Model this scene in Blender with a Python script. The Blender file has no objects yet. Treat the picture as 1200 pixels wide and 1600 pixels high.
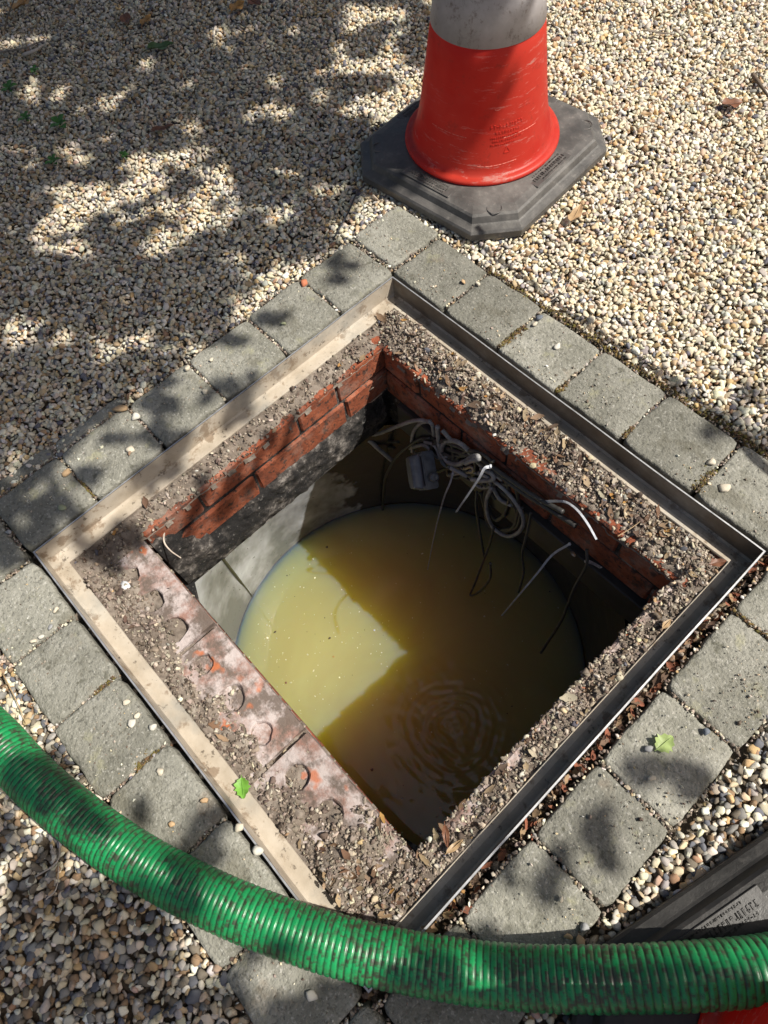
import bpy, bmesh, math, random
import numpy as np
from mathutils import Vector, Matrix, noise, Euler

# ------------------------------------------------------------------ camera, sky, sun, exposure
SC = bpy.context.scene
COL = SC.collection
U = 0.8          # everything is laid out in units of the steel frame's side, then scaled to metres at the end
CAM = np.array([0.44079973, -0.28403887, 1.22598966])
CR = np.array([[0.68303128, 0.72639105, -0.07631723],
               [0.63152839, -0.63984081, -0.43792194],
               [-0.36693345, 0.25091789, -0.89576786]])
FPX = 1080.0
cd = bpy.data.cameras.new('camera'); cam = bpy.data.objects.new('camera', cd); COL.objects.link(cam)
m = Matrix([[CR[0][i], -CR[1][i], -CR[2][i]] for i in range(3)]).to_4x4()
m.translation = Vector(CAM) * U
cam.matrix_world = m
cd.sensor_fit = 'VERTICAL'; cd.sensor_height = 24; cd.sensor_width = 36; cd.lens = FPX / 1600 * 24
cd.clip_start = 0.02; cd.clip_end = 300
SC.camera = cam
SUN = np.array([0.55, 0.45, 1.0])
el = math.atan2(1.0, math.hypot(.55, .45)); az = math.atan2(.55, .45)
w = bpy.data.worlds.new('World'); SC.world = w; w.use_nodes = True
nt = w.node_tree; nt.nodes.clear()
sky = nt.nodes.new('ShaderNodeTexSky'); sky.sky_type = 'NISHITA'; sky.sun_disc = False
sky.sun_elevation = el; sky.sun_rotation = az; sky.air_density = 1.0; sky.dust_density = 4.0; sky.ozone_density = 0.3
bg = nt.nodes.new('ShaderNodeBackground'); bg.inputs[1].default_value = 0.060
wo = nt.nodes.new('ShaderNodeOutputWorld')
nt.links.new(sky.outputs[0], bg.inputs[0]); nt.links.new(bg.outputs[0], wo.inputs[0])
sl = bpy.data.lights.new('sun', 'SUN'); sl.energy = 4.2; sl.angle = math.radians(0.55); sl.color = (1, .945, .85)
so = bpy.data.objects.new('sun', sl); COL.objects.link(so)
so.rotation_euler = Vector(SUN).to_track_quat('Z', 'Y').to_euler()
SC.view_settings.view_transform = 'Standard'; SC.view_settings.look = 'None'
SC.view_settings.exposure = 0.50; SC.view_settings.gamma = 1.0; SC.view_settings.use_curve_mapping = False

RNG = random.Random(7)
def rr(a, b): return RNG.uniform(a, b)

def at(px, py, z=0.0):
    d = CR.T @ np.array([(px - 600) / FPX, (py - 800) / FPX, 1.0])
    return CAM + d * ((z - CAM[2]) / d[2])
def at_y(px, py, Y):
    d = CR.T @ np.array([(px - 600) / FPX, (py - 800) / FPX, 1.0])
    return CAM + d * ((Y - CAM[1]) / d[1])
def to_px(P):
    c = (np.asarray(P) - CAM) @ CR.T
    return np.stack([600 + FPX * c[..., 0] / c[..., 2], 800 + FPX * c[..., 1] / c[..., 2]], -1)

# ------------------------------------------------------------------ materials
MATS = {}
class NB:
    def __init__(s, name):
        s.m = bpy.data.materials.new(name); s.m.use_nodes = True
        s.t = s.m.node_tree; s.t.nodes.clear()
        s.o = s.n('OutputMaterial'); s.b = s.n('BsdfPrincipled'); s.l(s.b.outputs[0], s.o.inputs[0])
        s.tc = s.n('TexCoord').outputs['Object']
    def n(s, k): return s.t.nodes.new('ShaderNode' + k)
    def l(s, a, b): s.t.links.new(a, b)
    def val(s, sock, v):
        if isinstance(v, (int, float)): sock.default_value = v
        elif isinstance(v, (tuple, list)): sock.default_value = tuple(v) + ((1,) if len(v) == 3 and len(sock.default_value) == 4 else ())
        else: s.l(v, sock)
    def set(s, **k):
        for a, v in k.items(): s.val(s.b.inputs[a.replace('_', ' ')], v)
    def noise(s, sc, det=4, rough=.55, vec=None, off=None, dist=0):
        x = s.n('TexNoise'); x.inputs['Scale'].default_value = sc; x.inputs['Detail'].default_value = det
        x.inputs['Roughness'].default_value = rough; x.inputs['Distortion'].default_value = dist
        v = vec or s.tc
        if off is not None:
            mp = s.n('Mapping'); mp.inputs['Location'].default_value = off; s.l(v, mp.inputs[0]); v = mp.outputs[0]
        s.l(v, x.inputs['Vector']); return x.outputs['Fac']
    def vor(s, sc, feat='F1', vec=None, out='Distance'):
        x = s.n('TexVoronoi'); x.feature = feat; x.inputs['Scale'].default_value = sc; s.l(vec or s.tc, x.inputs['Vector']); return x.outputs[out]
    def ramp(s, f, stops):
        x = s.n('ValToRGB'); e = x.color_ramp.elements
        while len(e) < len(stops): e.new(.5)
        for i, (p, c) in enumerate(stops):
            e[i].position = p; c = (c, c, c) if isinstance(c, (int, float)) else c; e[i].color = tuple(c) + (1,)
        s.l(f, x.inputs[0]); return x.outputs[0]
    def mix(s, f, a, b, mode='MIX'):
        x = s.n('Mix'); x.data_type = 'RGBA'; x.blend_type = mode
        s.val(x.inputs[0], f); s.val(x.inputs[6], a); s.val(x.inputs[7], b); return x.outputs[2]
    def math(s, op, a, b=0.0):
        x = s.n('Math'); x.operation = op; s.val(x.inputs[0], a); s.val(x.inputs[1], b); return x.outputs[0]
    def bump(s, h, st=.3, d=.01):
        x = s.n('Bump'); x.inputs['Strength'].default_value = st; x.inputs['Distance'].default_value = d
        s.l(h, x.inputs['Height']); s.l(x.outputs[0], s.b.inputs['Normal'])
    def rnd(s): return s.n('ObjectInfo').outputs['Random']
    def attr(s, name, typ='GEOMETRY'):
        x = s.n('Attribute'); x.attribute_name = name; x.attribute_type = typ; return x.outputs['Color']
    def hsv(s, c, h=.5, sat=1, v=1):
        x = s.n('HueSaturation'); s.val(x.inputs['Hue'], h); s.val(x.inputs['Saturation'], sat); s.val(x.inputs['Value'], v); s.val(x.inputs['Color'], c); return x.outputs[0]

def mat_concrete():
    b = NB('paver_concrete'); r = b.rnd()
    # offset the pattern per block so that no two look alike
    mp = b.n('VectorMath'); mp.operation = 'ADD'; cmb = b.n('CombineXYZ'); b.l(b.math('MULTIPLY', r, 7.3), cmb.inputs[2])
    b.l(b.tc, mp.inputs[0]); b.l(cmb.outputs[0], mp.inputs[1]); v = mp.outputs[0]
    big = b.noise(9, 5, .6, v); fine = b.noise(160, 3, .7, v); mid = b.noise(40, 4, .6, v)
    c = b.ramp(big, [(.28, (.165, .162, .135)), (.5, (.235, .230, .195)), (.72, (.305, .298, .258))])
    c = b.mix(b.ramp(b.noise(230, 2, .6, v), [(.58, 0.), (.70, .75)]), c, (.42, .41, .37))  # pale sand grains
    c = b.mix(b.math('MULTIPLY', b.ramp(b.vor(75, vec=v), [(.10, .8), (.24, 0.)]), b.ramp(mid, [(.45, 0.), (.6, 1.)])), c, (.37, .355, .31))
    c = b.mix(b.ramp(fine, [(.34, .65), (.45, 0.)]), c, (.095, .092, .078))
    c = b.mix(b.ramp(mid, [(.30, .45), (.48, 0.)]), c, (.12, .118, .092))
    st = b.ramp(b.noise(11, 5, .7, v, (3, 9, 1)), [(.57, 0.), (.66, .62)])
    c = b.mix(st, c, (.125, .118, .088))                                                    # damp / algae stains
    sp = b.ramp(b.noise(34, 3, .6, v, (6, 1, 3)), [(.66, 0.), (.72, .7)])
    c = b.mix(sp, c, (.085, .083, .06))                                                     # dark spots
    ly = b.ramp(b.noise(19, 4, .7, v, (7, 2, 4)), [(.60, 0.), (.70, .5)])
    c = b.mix(ly, c, (.33, .32, .20))                                                       # lichen
    rt = b.ramp(b.noise(8, 4, .7, v, (2, 8, 6)), [(.62, 0.), (.74, .35)])
    c = b.mix(rt, c, (.30, .20, .13))                                                       # soil film
    c = b.hsv(c, v=b.math('ADD', b.math('MULTIPLY', r, .36), .84))
    b.set(Base_Color=c, Roughness=.92, Specular_IOR_Level=.25)
    h = b.math('ADD', b.math('MULTIPLY', fine, .8), b.math('ADD', mid, b.math('MULTIPLY', b.ramp(b.vor(120, vec=v), [(.1, 0.), (.3, 1.)]), .15)))
    b.bump(h, .7, .005); return b.m
def mat_soil(name, c1, c2, c3, sc=60):
    b = NB(name); n1 = b.noise(sc, 6, .7); n2 = b.noise(sc * .15, 4, .6)
    c = b.ramp(n1, [(.3, c1), (.52, c2), (.72, c3)]); c = b.mix(b.ramp(n2, [(.35, .0), (.7, .6)]), c, c1)
    b.set(Base_Color=c, Roughness=.97, Specular_IOR_Level=.15); b.bump(b.noise(sc * 3, 5, .75), .7, .006); return b.m
def mat_brick(name, dusty):
    b = NB(name); r = b.rnd(); n = b.noise(28, 5, .65); f = b.noise(140, 4, .7)
    c = b.ramp(n, [(.3, (.17, .055, .032)), (.52, (.285, .082, .040)), (.72, (.38, .13, .068))])
    c = b.mix(b.ramp(f, [(.33, .8), (.42, 0.)]), c, (.03, .02, .018))
    if dusty:
        ef = b.ramp(b.noise(17, 6, .7, off=(4, 1, 2)), [(.40, 0.), (.54, .9)])
        c = b.mix(.62, c, (.30, .225, .195))
        c = b.mix(ef, c, (.50, .44, .42))
        dk = b.ramp(b.noise(21, 5, .7, off=(1, 5, 8)), [(.46, 0.), (.58, .92)])
        c = b.mix(dk, c, (.135, .105, .086))
        oc = b.ramp(b.noise(15, 3, .6, off=(9, 5, 8)), [(.61, 0.), (.66, .8)])
        c = b.mix(oc, c, (.48, .14, .05))
    else:
        # splashes of grime and a pale lime bloom
        bk = b.ramp(b.noise(55, 5, .75, off=(2, 2, 2)), [(.53, 0.), (.60, .85)])
        c = b.mix(bk, c, (.045, .035, .03))
        lm = b.ramp(b.noise(12, 5, .7, off=(5, 3, 2)), [(.50, 0.), (.68, .5)])
        c = b.mix(lm, c, (.36, .27, .22))
    c = b.hsv(c, v=b.math('ADD', b.math('MULTIPLY', r, .3), .85))
    b.set(Base_Color=c, Roughness=.88, Specular_IOR_Level=.25)
    b.bump(b.math('ADD', f, b.math('MULTIPLY', n, 1.5)), .55, .004); return b.m
def mat_mortar():
    b = NB('mortar'); n = b.noise(20, 6, .72); f = b.noise(90, 5, .75)
    c = b.ramp(n, [(.46, (.012, .011, .011)), (.55, (.06, .053, .048)), (.68, (.34, .31, .28))])
    c = b.mix(b.ramp(f, [(.60, 0.), (.70, .7)]), c, (.42, .40, .37))
    b.set(Base_Color=c, Roughness=.9); b.bump(f, .8, .008); return b.m
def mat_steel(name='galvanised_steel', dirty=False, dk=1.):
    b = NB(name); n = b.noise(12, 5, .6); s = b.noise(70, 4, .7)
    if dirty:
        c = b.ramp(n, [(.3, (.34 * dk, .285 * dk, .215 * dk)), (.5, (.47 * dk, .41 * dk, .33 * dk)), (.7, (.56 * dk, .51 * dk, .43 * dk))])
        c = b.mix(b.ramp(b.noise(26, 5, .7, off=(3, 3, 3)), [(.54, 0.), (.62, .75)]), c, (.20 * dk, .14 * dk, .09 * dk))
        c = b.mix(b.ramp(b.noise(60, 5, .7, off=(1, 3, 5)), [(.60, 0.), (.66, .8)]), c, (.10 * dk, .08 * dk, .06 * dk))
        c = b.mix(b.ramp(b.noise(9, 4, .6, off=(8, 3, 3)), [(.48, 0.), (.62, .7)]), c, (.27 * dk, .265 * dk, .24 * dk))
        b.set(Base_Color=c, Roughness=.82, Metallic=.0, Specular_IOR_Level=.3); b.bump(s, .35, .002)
    else:
        c = b.ramp(n, [(.3, (.085, .066, .05)), (.5, (.155, .13, .105)), (.72, (.28, .265, .24))])
        c = b.mix(b.ramp(s, [(.55, 0.), (.7, .5)]), c, (.16, .10, .06))
        b.set(Base_Color=c, Roughness=.5, Metallic=.3); b.bump(s, .2, .002)
    return b.m
def mat_plain(name, c, rough=.5, metal=0., var=.15, sc=60, bump=.15, spec=.5):
    b = NB(name); n = b.noise(sc, 4, .6)
    c2 = b.mix(b.ramp(n, [(.35, 0.), (.65, 1.)]), tuple(x * (1 - var) for x in c), tuple(min(1, x * (1 + var)) for x in c))
    b.set(Base_Color=c2, Roughness=rough, Metallic=metal, Specular_IOR_Level=spec)
    if bump: b.bump(n, bump, .003)
    return b.m
def mat_stone(name, tint=None):
    b = NB(name); c = b.attr('tint', 'INSTANCER'); n = b.noise(60, 4, .6)
    c = b.mix(.6, c, b.ramp(n, [(.3, .55), (.7, 1.15)]), 'MULTIPLY')
    b.set(Base_Color=c, Roughness=.78, Specular_IOR_Level=.35); b.bump(b.noise(120, 3, .6), .25, .002); return b.m
def mat_hose():
    b = NB('green_hose_plastic'); uv = b.n('UVMap').outputs[0]
    sp = b.n('SeparateXYZ'); b.l(uv, sp.inputs[0])       # x: rib phase 0..n, y: around
    fr = b.math('FRACT', sp.outputs[0])
    d = b.math('ABSOLUTE', b.math('SUBTRACT', fr, .5))   # .5 in the groove
    mp = b.n('Mapping'); mp.inputs['Scale'].default_value = (1, 1, 1); b.l(b.tc, mp.inputs[0])
    patch = b.noise(9, 4, .65); spots = b.noise(75, 5, .75)
    c = b.ramp(b.noise(14, 3, .6, off=(3, 1, 4)), [(.3, (.006, .17, .050)), (.7, (.013, .31, .092))])
    gr = b.math('MULTIPLY', b.ramp(d, [(.30, 0.), (.44, 1.)]), b.ramp(spots, [(.36, 0.), (.54, .8)]))
    c = b.mix(gr, c, (.012, .03, .014))
    cm = b.n('CombineXYZ'); b.l(b.math('MULTIPLY', b.math('FLOOR', b.math('MULTIPLY', sp.outputs[0], 2)), 3.7), cm.inputs[0]); b.l(b.math('MULTIPLY', sp.outputs[1], 17), cm.inputs[1])
    streak = b.noise(1.0, 3, .65, vec=cm.outputs[0])
    sc = b.math('ADD', b.math('MULTIPLY', streak, .62), b.math('ADD', b.math('MULTIPLY', patch, .28), b.math('MULTIPLY', spots, .22)))
    c = b.mix(b.ramp(sc, [(.54, 0.), (.64, .9)]), c, (.04, .032, .022))
    c = b.mix(b.ramp(spots, [(.64, 0.), (.74, .6)]), c, (.03, .035, .02))
    b.set(Base_Color=c, Roughness=b.ramp(spots, [(.3, .22), (.7, .5)]), Specular_IOR_Level=.6, Subsurface_Weight=.0)
    b.bump(spots, .12, .002); return b.m
def mat_cone():
    b = NB('cone_plastic'); n = b.noise(5, 4, .6); f = b.noise(45, 5, .75)
    c = b.ramp(n, [(.3, (.66, .030, .020)), (.7, (.80, .075, .045))])
    c = b.mix(b.ramp(b.noise(3, 5, .7, off=(4, 4, 4)), [(.45, 0.), (.7, .45)]), c, (.74, .17, .12))
    c = b.mix(b.ramp(b.noise(30, 6, .8, off=(7, 4, 4)), [(.56, 0.), (.70, .5)]), c, (.33, .05, .035))
    mp = b.n('Mapping'); mp.inputs['Scale'].default_value = (1, 1, 6); b.l(b.tc, mp.inputs[0])
    sc = b.math('MULTIPLY', b.ramp(b.noise(16, 5, .8, vec=mp.outputs[0], off=(2, 5, 1)), [(.56, 0.), (.66, .75)]), b.ramp(n, [(.35, 0.), (.55, 1.)]))
    c = b.mix(sc, c, (.80, .42, .36))
    c = b.mix(b.ramp(f, [(.25, .5), (.34, 0.)]), c, (.25, .03, .02))
    b.set(Base_Color=c, Roughness=.42, Specular_IOR_Level=.45); b.bump(f, .08, .002)
    t = b.n('BsdfTranslucent'); b.val(t.inputs[0], c); mx = b.n('MixShader'); mx.inputs[0].default_value = .45
    b.l(b.b.outputs[0], mx.inputs[1]); b.l(t.outputs[0], mx.inputs[2]); b.l(mx.outputs[0], b.o.inputs[0]); return b.m
def mat_rubber(name='black_rubber', k=1.):
    b = NB(name); n = b.noise(10, 6, .7); f = b.noise(80, 5, .75)
    c = b.ramp(n, [(.3, (.042 * k, .04 * k, .038 * k)), (.5, (.088 * k, .083 * k, .078 * k)), (.7, (.165 * k, .155 * k, .143 * k))])
    c = b.mix(b.ramp(f, [(.58, 0.), (.72, .5)]), c, (.24 * k, .22 * k, .20 * k))
    b.set(Base_Color=c, Roughness=b.ramp(n, [(.3, .38), (.7, .62)]), Specular_IOR_Level=.5); b.bump(f, .25, .003); return b.m
def mat_band():
    b = NB('reflective_sleeve'); n = b.noise(7, 5, .7); f = b.noise(38, 5, .8)
    c = b.ramp(n, [(.3, (.30, .275, .28)), (.6, (.50, .475, .49))])
    c = b.mix(b.ramp(f, [(.54, 0.), (.66, .75)]), c, (.16, .12, .105))
    b.set(Base_Color=c, Roughness=.45, Metallic=.15); b.bump(f, .1, .002); return b.m
def mat_water():
    # pale silt floating near the surface over deep amber water that light soaks through
    b = NB('murky_water'); n = b.noise(3.2, 4, .6, dist=1.2)
    b.set(Base_Color=b.ramp(n, [(.35, (.05, .085, .21)), (.65, (.075, .115, .245))]), Roughness=.03, IOR=1.33)
    d = b.n('BsdfPrincipled'); b.val(d.inputs['Base Color'], b.ramp(n, [(.35, (.74, .54, .008)), (.65, (.80, .60, .012))]))
    d.inputs['Roughness'].default_value = .02; d.inputs['Specular IOR Level'].default_value = 1.0; b.b.inputs['Specular IOR Level'].default_value = 1.0; d.inputs['IOR'].default_value = 1.33; d.inputs['Subsurface Weight'].default_value = 1.0
    d.inputs['Subsurface Scale'].default_value = .60; d.inputs['Subsurface Radius'].default_value = (1.0, .70, .05)
    mx = b.n('MixShader'); mx.inputs[0].default_value = .49
    b.l(b.b.outputs[0], mx.inputs[1]); b.l(d.outputs[0], mx.inputs[2]); b.l(mx.outputs[0], b.o.inputs[0])
    return b.m
def mat_tank():
    b = NB('grey_tank_plastic'); n = b.noise(6, 4, .6); f = b.noise(60, 5, .8)
    sx = b.n('SeparateXYZ'); b.l(b.tc, sx.inputs[0])
    # sunlit sheen painted pale on the left part of the wall, shade painted dark elsewhere
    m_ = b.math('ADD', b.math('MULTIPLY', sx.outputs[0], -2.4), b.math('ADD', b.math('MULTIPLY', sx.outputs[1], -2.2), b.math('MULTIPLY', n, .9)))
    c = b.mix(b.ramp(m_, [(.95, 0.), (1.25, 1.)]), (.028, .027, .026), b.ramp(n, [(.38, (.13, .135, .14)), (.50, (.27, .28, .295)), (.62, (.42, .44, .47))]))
    c = b.mix(b.ramp(f, [(.63, 0.), (.68, .9)]), c, (.02, .02, .02))
    b.set(Base_Color=c, Roughness=.24, Specular_IOR_Level=.8); b.bump(b.noise(13, 3, .6), .25, .012); return b.m
def mat_leaf(name, c, trans=.3):
    b = NB(name); n = b.noise(50, 4, .6)
    cc = b.mix(b.ramp(n, [(.35, 0.), (.7, 1.)]), tuple(x * .75 for x in c), tuple(min(1, x * 1.2) for x in c))
    b.set(Base_Color=cc, Roughness=.5)
    if trans:
        t = b.n('BsdfTranslucent'); b.val(t.inputs[0], cc); mx = b.n('MixShader'); mx.inputs[0].default_value = trans
        b.l(b.b.outputs[0], mx.inputs[1]); b.l(t.outputs[0], mx.inputs[2]); b.l(mx.outputs[0], b.o.inputs[0])
    b.bump(n, .3, .002); return b.m

M = dict(conc=mat_concrete(), sand=mat_soil('gravel_bed', (.10, .08, .06), (.20, .165, .125), (.34, .29, .22), 90),
  soil=mat_soil('soil', (.045, .034, .026), (.10, .08, .062), (.19, .155, .12)),
  ledge=mat_soil('ledge_dirt', (.125, .10, .08), (.27, .225, .185), (.42, .37, .315), 45),
  brick=mat_brick('red_brick', False), bricktop=mat_brick('dusty_brick', True), mortar=mat_mortar(),
  steel=mat_steel(), flange=mat_steel('muddy_sunlit_steel', True), flange_shaded=mat_steel('shaded_flange', True, .72), stone=mat_stone('pebble_stone'),
  hose=mat_hose(), cone=mat_cone(), rubber=mat_rubber(), rubber_dark=mat_rubber('dark_rubber', .26), band=mat_band(), scuff=mat_plain('scuffed_plastic', (.80, .26, .20), .8, var=.3, sc=200), water=mat_water(), tank=mat_tank(),
  panel=mat_plain('black_panel_plastic', (.028, .027, .025), .55, var=.4, sc=14),
  cable=mat_plain('grey_cable_sheath', (.25, .246, .242), .5, var=.3, sc=50),
  cabledark=mat_plain('dark_cable_sheath', (.045, .043, .04), .5, var=.3, sc=50),
  tie=mat_plain('white_nylon', (.50, .52, .56), .4, var=.2, sc=120), tieold=mat_plain('grimy_nylon', (.36, .34, .35), .5, var=.3, sc=150),
  box=mat_plain('grey_box_plastic', (.095, .107, .125), .32, var=.25, sc=70, bump=.2),
  edge=mat_plain('worn_highlit_edge', (.44, .445, .46), .42, .55, .25, sc=40), screw=mat_plain('brass_screw', (.42, .34, .26), .45, .6, .2),
  leafg=mat_leaf('fresh_leaf', (.22, .50, .07)), leafp=mat_leaf('pale_green_leaf', (.42, .54, .20)),
  leafd=mat_leaf('dry_leaf', (.52, .36, .20), .15), leafr=mat_leaf('brown_leaf', (.20, .085, .045), .1),
  leafo=mat_leaf('ochre_leaf', (.42, .22, .06), .1), leaft=mat_leaf('tree_leaf', (.07, .13, .035), .15), weed=mat_leaf('weed_leaf', (.07, .20, .03), .2),
  bark=mat_plain('bark', (.12, .09, .065), .9, var=.4, sc=30, bump=.6), twig=mat_plain('grey_twig', (.23, .19, .15), .85, var=.3),
  root=mat_plain('pale_root', (.50, .43, .36), .8, var=.2), cord=mat_plain('black_cord', (.04, .04, .05), .5),
  moss=mat_plain('moss', (.19, .17, .045), .95, var=.5, sc=120, bump=.8), ptile=mat_plain('chalk_chip', (.62, .63, .64), .7, var=.1))

# ------------------------------------------------------------------ helpers
def tag(o, label=None, cat=None, group=None, kind=None):
    if label: o['label'] = label
    if cat: o['category'] = cat
    if group: o['group'] = group
    if kind: o['kind'] = kind
    return o
def link(name, me, mat=None, parent=None, loc=None):
    o = bpy.data.objects.new(name, me); COL.objects.link(o)
    if mat is not None and not me.materials: me.materials.append(mat)
    if parent is not None: o.parent = parent
    if loc is not None: o.location = loc
    return o
def empty(name, loc=(0, 0, 0), rz=0):
    o = bpy.data.objects.new(name, None); COL.objects.link(o); o.location = loc; o.rotation_euler = (0, 0, rz); o.empty_display_size = .05
    return o
def mk(name, V, F, smooth=True):
    me = bpy.data.meshes.new(name); me.from_pydata([tuple(map(float, v)) for v in V], [], [tuple(f) for f in F])
    me.validate(); me.update()
    if smooth:
        me.polygons.foreach_set('use_smooth', [True] * len(me.polygons))
    return me
def bevel_box(name, x0, x1, y0, y1, z0, z1, bev=.004, jit=0., seg=1, smooth=False, cx=None):
    bm = bmesh.new(); bmesh.ops.create_cube(bm, size=1)
    for v in bm.verts:
        v.co = Vector((x0 if v.co.x < 0 else x1, y0 if v.co.y < 0 else y1, z0 if v.co.z < 0 else z1))
    if bev: bmesh.ops.bevel(bm, geom=list(bm.edges), offset=bev, segments=seg, affect='EDGES')
    if jit:
        for v in bm.verts: v.co += Vector((rr(-jit, jit), rr(-jit, jit), rr(-jit, jit)))
    me = bpy.data.meshes.new(name); bm.to_mesh(me); bm.free()
    if smooth: me.polygons.foreach_set('use_smooth', [True] * len(me.polygons))
    return me
def spline(P, n):
    P = [Vector(p) for p in P]; Q = [P[0] * 2 - P[1]] + P + [P[-1] * 2 - P[-2]]; out = []
    L = len(P) - 1
    for i in range(n + 1):
        t = i / n * L; k = min(int(t), L - 1); u = t - k
        a, b, c, d = Q[k:k + 4]
        out.append(.5 * ((2 * b) + (c - a) * u + (2 * a - 5 * b + 4 * c - d) * u * u + (3 * b - a - 3 * c + d) * u ** 3))
    return out
def sweep(path, rad, seg=10, flat=1.0, caps=True, uv=None):
    """tube along path; rad(i) -> radius"""
    V, F = [], []; n = len(path); T0 = (path[1] - path[0]).normalized()
    up = Vector((0, 0, 1)); 
    if abs(T0.dot(up)) > .95: up = Vector((1, 0, 0))
    N = (up - T0 * up.dot(T0)).normalized()
    for i, p in enumerate(path):
        T = (path[min(i + 1, n - 1)] - path[max(i - 1, 0)]).normalized()
        N = (N - T * N.dot(T)).normalized(); B = T.cross(N); r = rad(i)
        for k in range(seg):
            a = 2 * math.pi * k / seg
            V.append(p + N * (math.cos(a) * r * flat) + B * (math.sin(a) * r))
    for i in range(n - 1):
        for k in range(seg):
            F.append((i * seg + k, i * seg + (k + 1) % seg, (i + 1) * seg + (k + 1) % seg, (i + 1) * seg + k))
    if caps:
        F.append(tuple(range(seg - 1, -1, -1))); F.append(tuple((n - 1) * seg + k for k in range(seg)))
    return V, F
def join(parts):
    V, F = [], []
    for v, f in parts:
        o = len(V); V += list(v); F += [tuple(i + o for i in g) for g in f]
    return V, F
def lathe(prof, seg=64, jit=None):
    V, F = [], []
    for j, (r, z) in enumerate(prof):
        for k in range(seg):
            a = 2 * math.pi * k / seg; V.append((r * math.cos(a), r * math.sin(a), z))
    for j in range(len(prof) - 1):
        for k in range(seg):
            F.append((j * seg + k, j * seg + (k + 1) % seg, (j + 1) * seg + (k + 1) % seg, (j + 1) * seg + k))
    return V, F
def fbm(x, y, z=0., s=1., o=5):
    return noise.fractal(Vector((x * s, y * s, z * s)), 1.0, 2.0, o)

# pebble and clod variants; not linked, only instanced by the loose stuff
def blob_mesh(name, sub, rough, squash, seed, angular=0.):
    bm = bmesh.new(); bmesh.ops.create_icosphere(bm, subdivisions=sub, radius=.5); r = random.Random(seed)
    ax = [Vector((r.gauss(0, 1), r.gauss(0, 1), r.gauss(0, 1))).normalized() for _ in range(5)]; dd = [r.uniform(.3, .42) for _ in range(5)]
    for v in bm.verts:
        p = v.co.copy(); p *= 1 + rough * noise.noise(p * 2.2 + Vector((seed, 0, 0)))
        for a, d in zip(ax, dd):
            e = p.dot(a) - d
            if e > 0: p -= a * e * angular
        v.co = Vector((p.x, p.y * squash[0], p.z * squash[1]))
    me = bpy.data.meshes.new(name); bm.to_mesh(me); bm.free()
    me.polygons.foreach_set('use_smooth', [True] * len(me.polygons)); return me
def variant_col(name, meshes, mat):
    c = bpy.data.collections.new(name)
    for i, me in enumerate(meshes):
        me.materials.append(mat); o = bpy.data.objects.new(name + '_form', me); c.objects.link(o)
    return c
PEB = variant_col('pebble', [blob_mesh('pebble', 2, .55, (.64 + .07 * (i % 5), .42 + .07 * (i % 4)), i * 3.7 + 1, .85) for i in range(10)], M['stone'])
CLOD = variant_col('clod', [blob_mesh('clod', 2, 1.5, (.75, .55), i * 5.1 + 40, .6) for i in range(5)], M['stone'])
def chip_mesh(seed):
    r = random.Random(seed); n = 6; V, F = [], []
    for i in range(n + 1):
        x = i / n - .5; wd = .22 * math.sin(math.pi * min(max((i + .4) / (n + .8), 0), 1)) * r.uniform(.7, 1.2); z = .25 * x * x + r.uniform(-.02, .02)
        V += [(x, -wd, z + .05), (x, 0, z), (x, wd, z + .06 + r.uniform(0, .05))]
    for i in range(n):
        a = i * 3; F += [(a, a + 1, a + 4, a + 3), (a + 1, a + 2, a + 5, a + 4)]
    return mk('leaf_scrap', V, F)
SCRAP = variant_col('leaf_scrap', [chip_mesh(i) for i in range(5)], M['stone'])

def instancer(name, coll, P, rot, scl, idx, tint, kind='stuff', label=None, cat=None):
    me = bpy.data.meshes.new(name); n = len(P)
    me.vertices.add(n); me.vertices.foreach_set('co', np.asarray(P, np.float32).ravel())
    for nm, ty, dat, key in (('rot', 'FLOAT_VECTOR', rot, 'vector'), ('scl', 'FLOAT_VECTOR', scl, 'vector'), ('idx', 'INT', idx, 'value'), ('tint', 'FLOAT_COLOR', tint, 'color')):
        a = me.attributes.new(nm, ty, 'POINT'); a.data.foreach_set(key, np.asarray(dat, np.int32 if ty == 'INT' else np.float32).ravel())
    o = bpy.data.objects.new(name, me); COL.objects.link(o)
    g = bpy.data.node_groups.new(name + '_scatter', 'GeometryNodeTree')
    g.interface.new_socket('Geometry', in_out='INPUT', socket_type='NodeSocketGeometry'); g.interface.new_socket('Geometry', in_out='OUTPUT', socket_type='NodeSocketGeometry')
    gi = g.nodes.new('NodeGroupInput'); go = g.nodes.new('NodeGroupOutput'); ip = g.nodes.new('GeometryNodeInstanceOnPoints')
    ci = g.nodes.new('GeometryNodeCollectionInfo'); ci.inputs['Collection'].default_value = coll
    ci.inputs['Separate Children'].default_value = True; ci.inputs['Reset Children'].default_value = True
    ip.inputs['Pick Instance'].default_value = True
    def na(nm, ty):
        x = g.nodes.new('GeometryNodeInputNamedAttribute'); x.data_type = ty; x.inputs[0].default_value = nm; return x.outputs[0]
    g.links.new(gi.outputs[0], ip.inputs['Points']); g.links.new(ci.outputs[0], ip.inputs['Instance'])
    g.links.new(na('idx', 'INT'), ip.inputs['Instance Index']); g.links.new(na('rot', 'FLOAT_VECTOR'), ip.inputs['Rotation']); g.links.new(na('scl', 'FLOAT_VECTOR'), ip.inputs['Scale'])
    g.links.new(ip.outputs[0], go.inputs[0])
    md = o.modifiers.new('scatter', 'NODES'); md.node_group = g
    tag(o, label, cat, None, kind); return o
PALETTE = np.array([(.80, .70, .49), (.83, .76, .57), (.74, .61, .39), (.59, .44, .24), (.62, .43, .20), (.55, .51, .41), (.38, .36, .31), (.16, .16, .175), (.85, .79, .65), (.40, .25, .14), (.67, .61, .43), (.58, .42, .29)])
PALETTE[:, 2] *= 1.08
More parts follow.
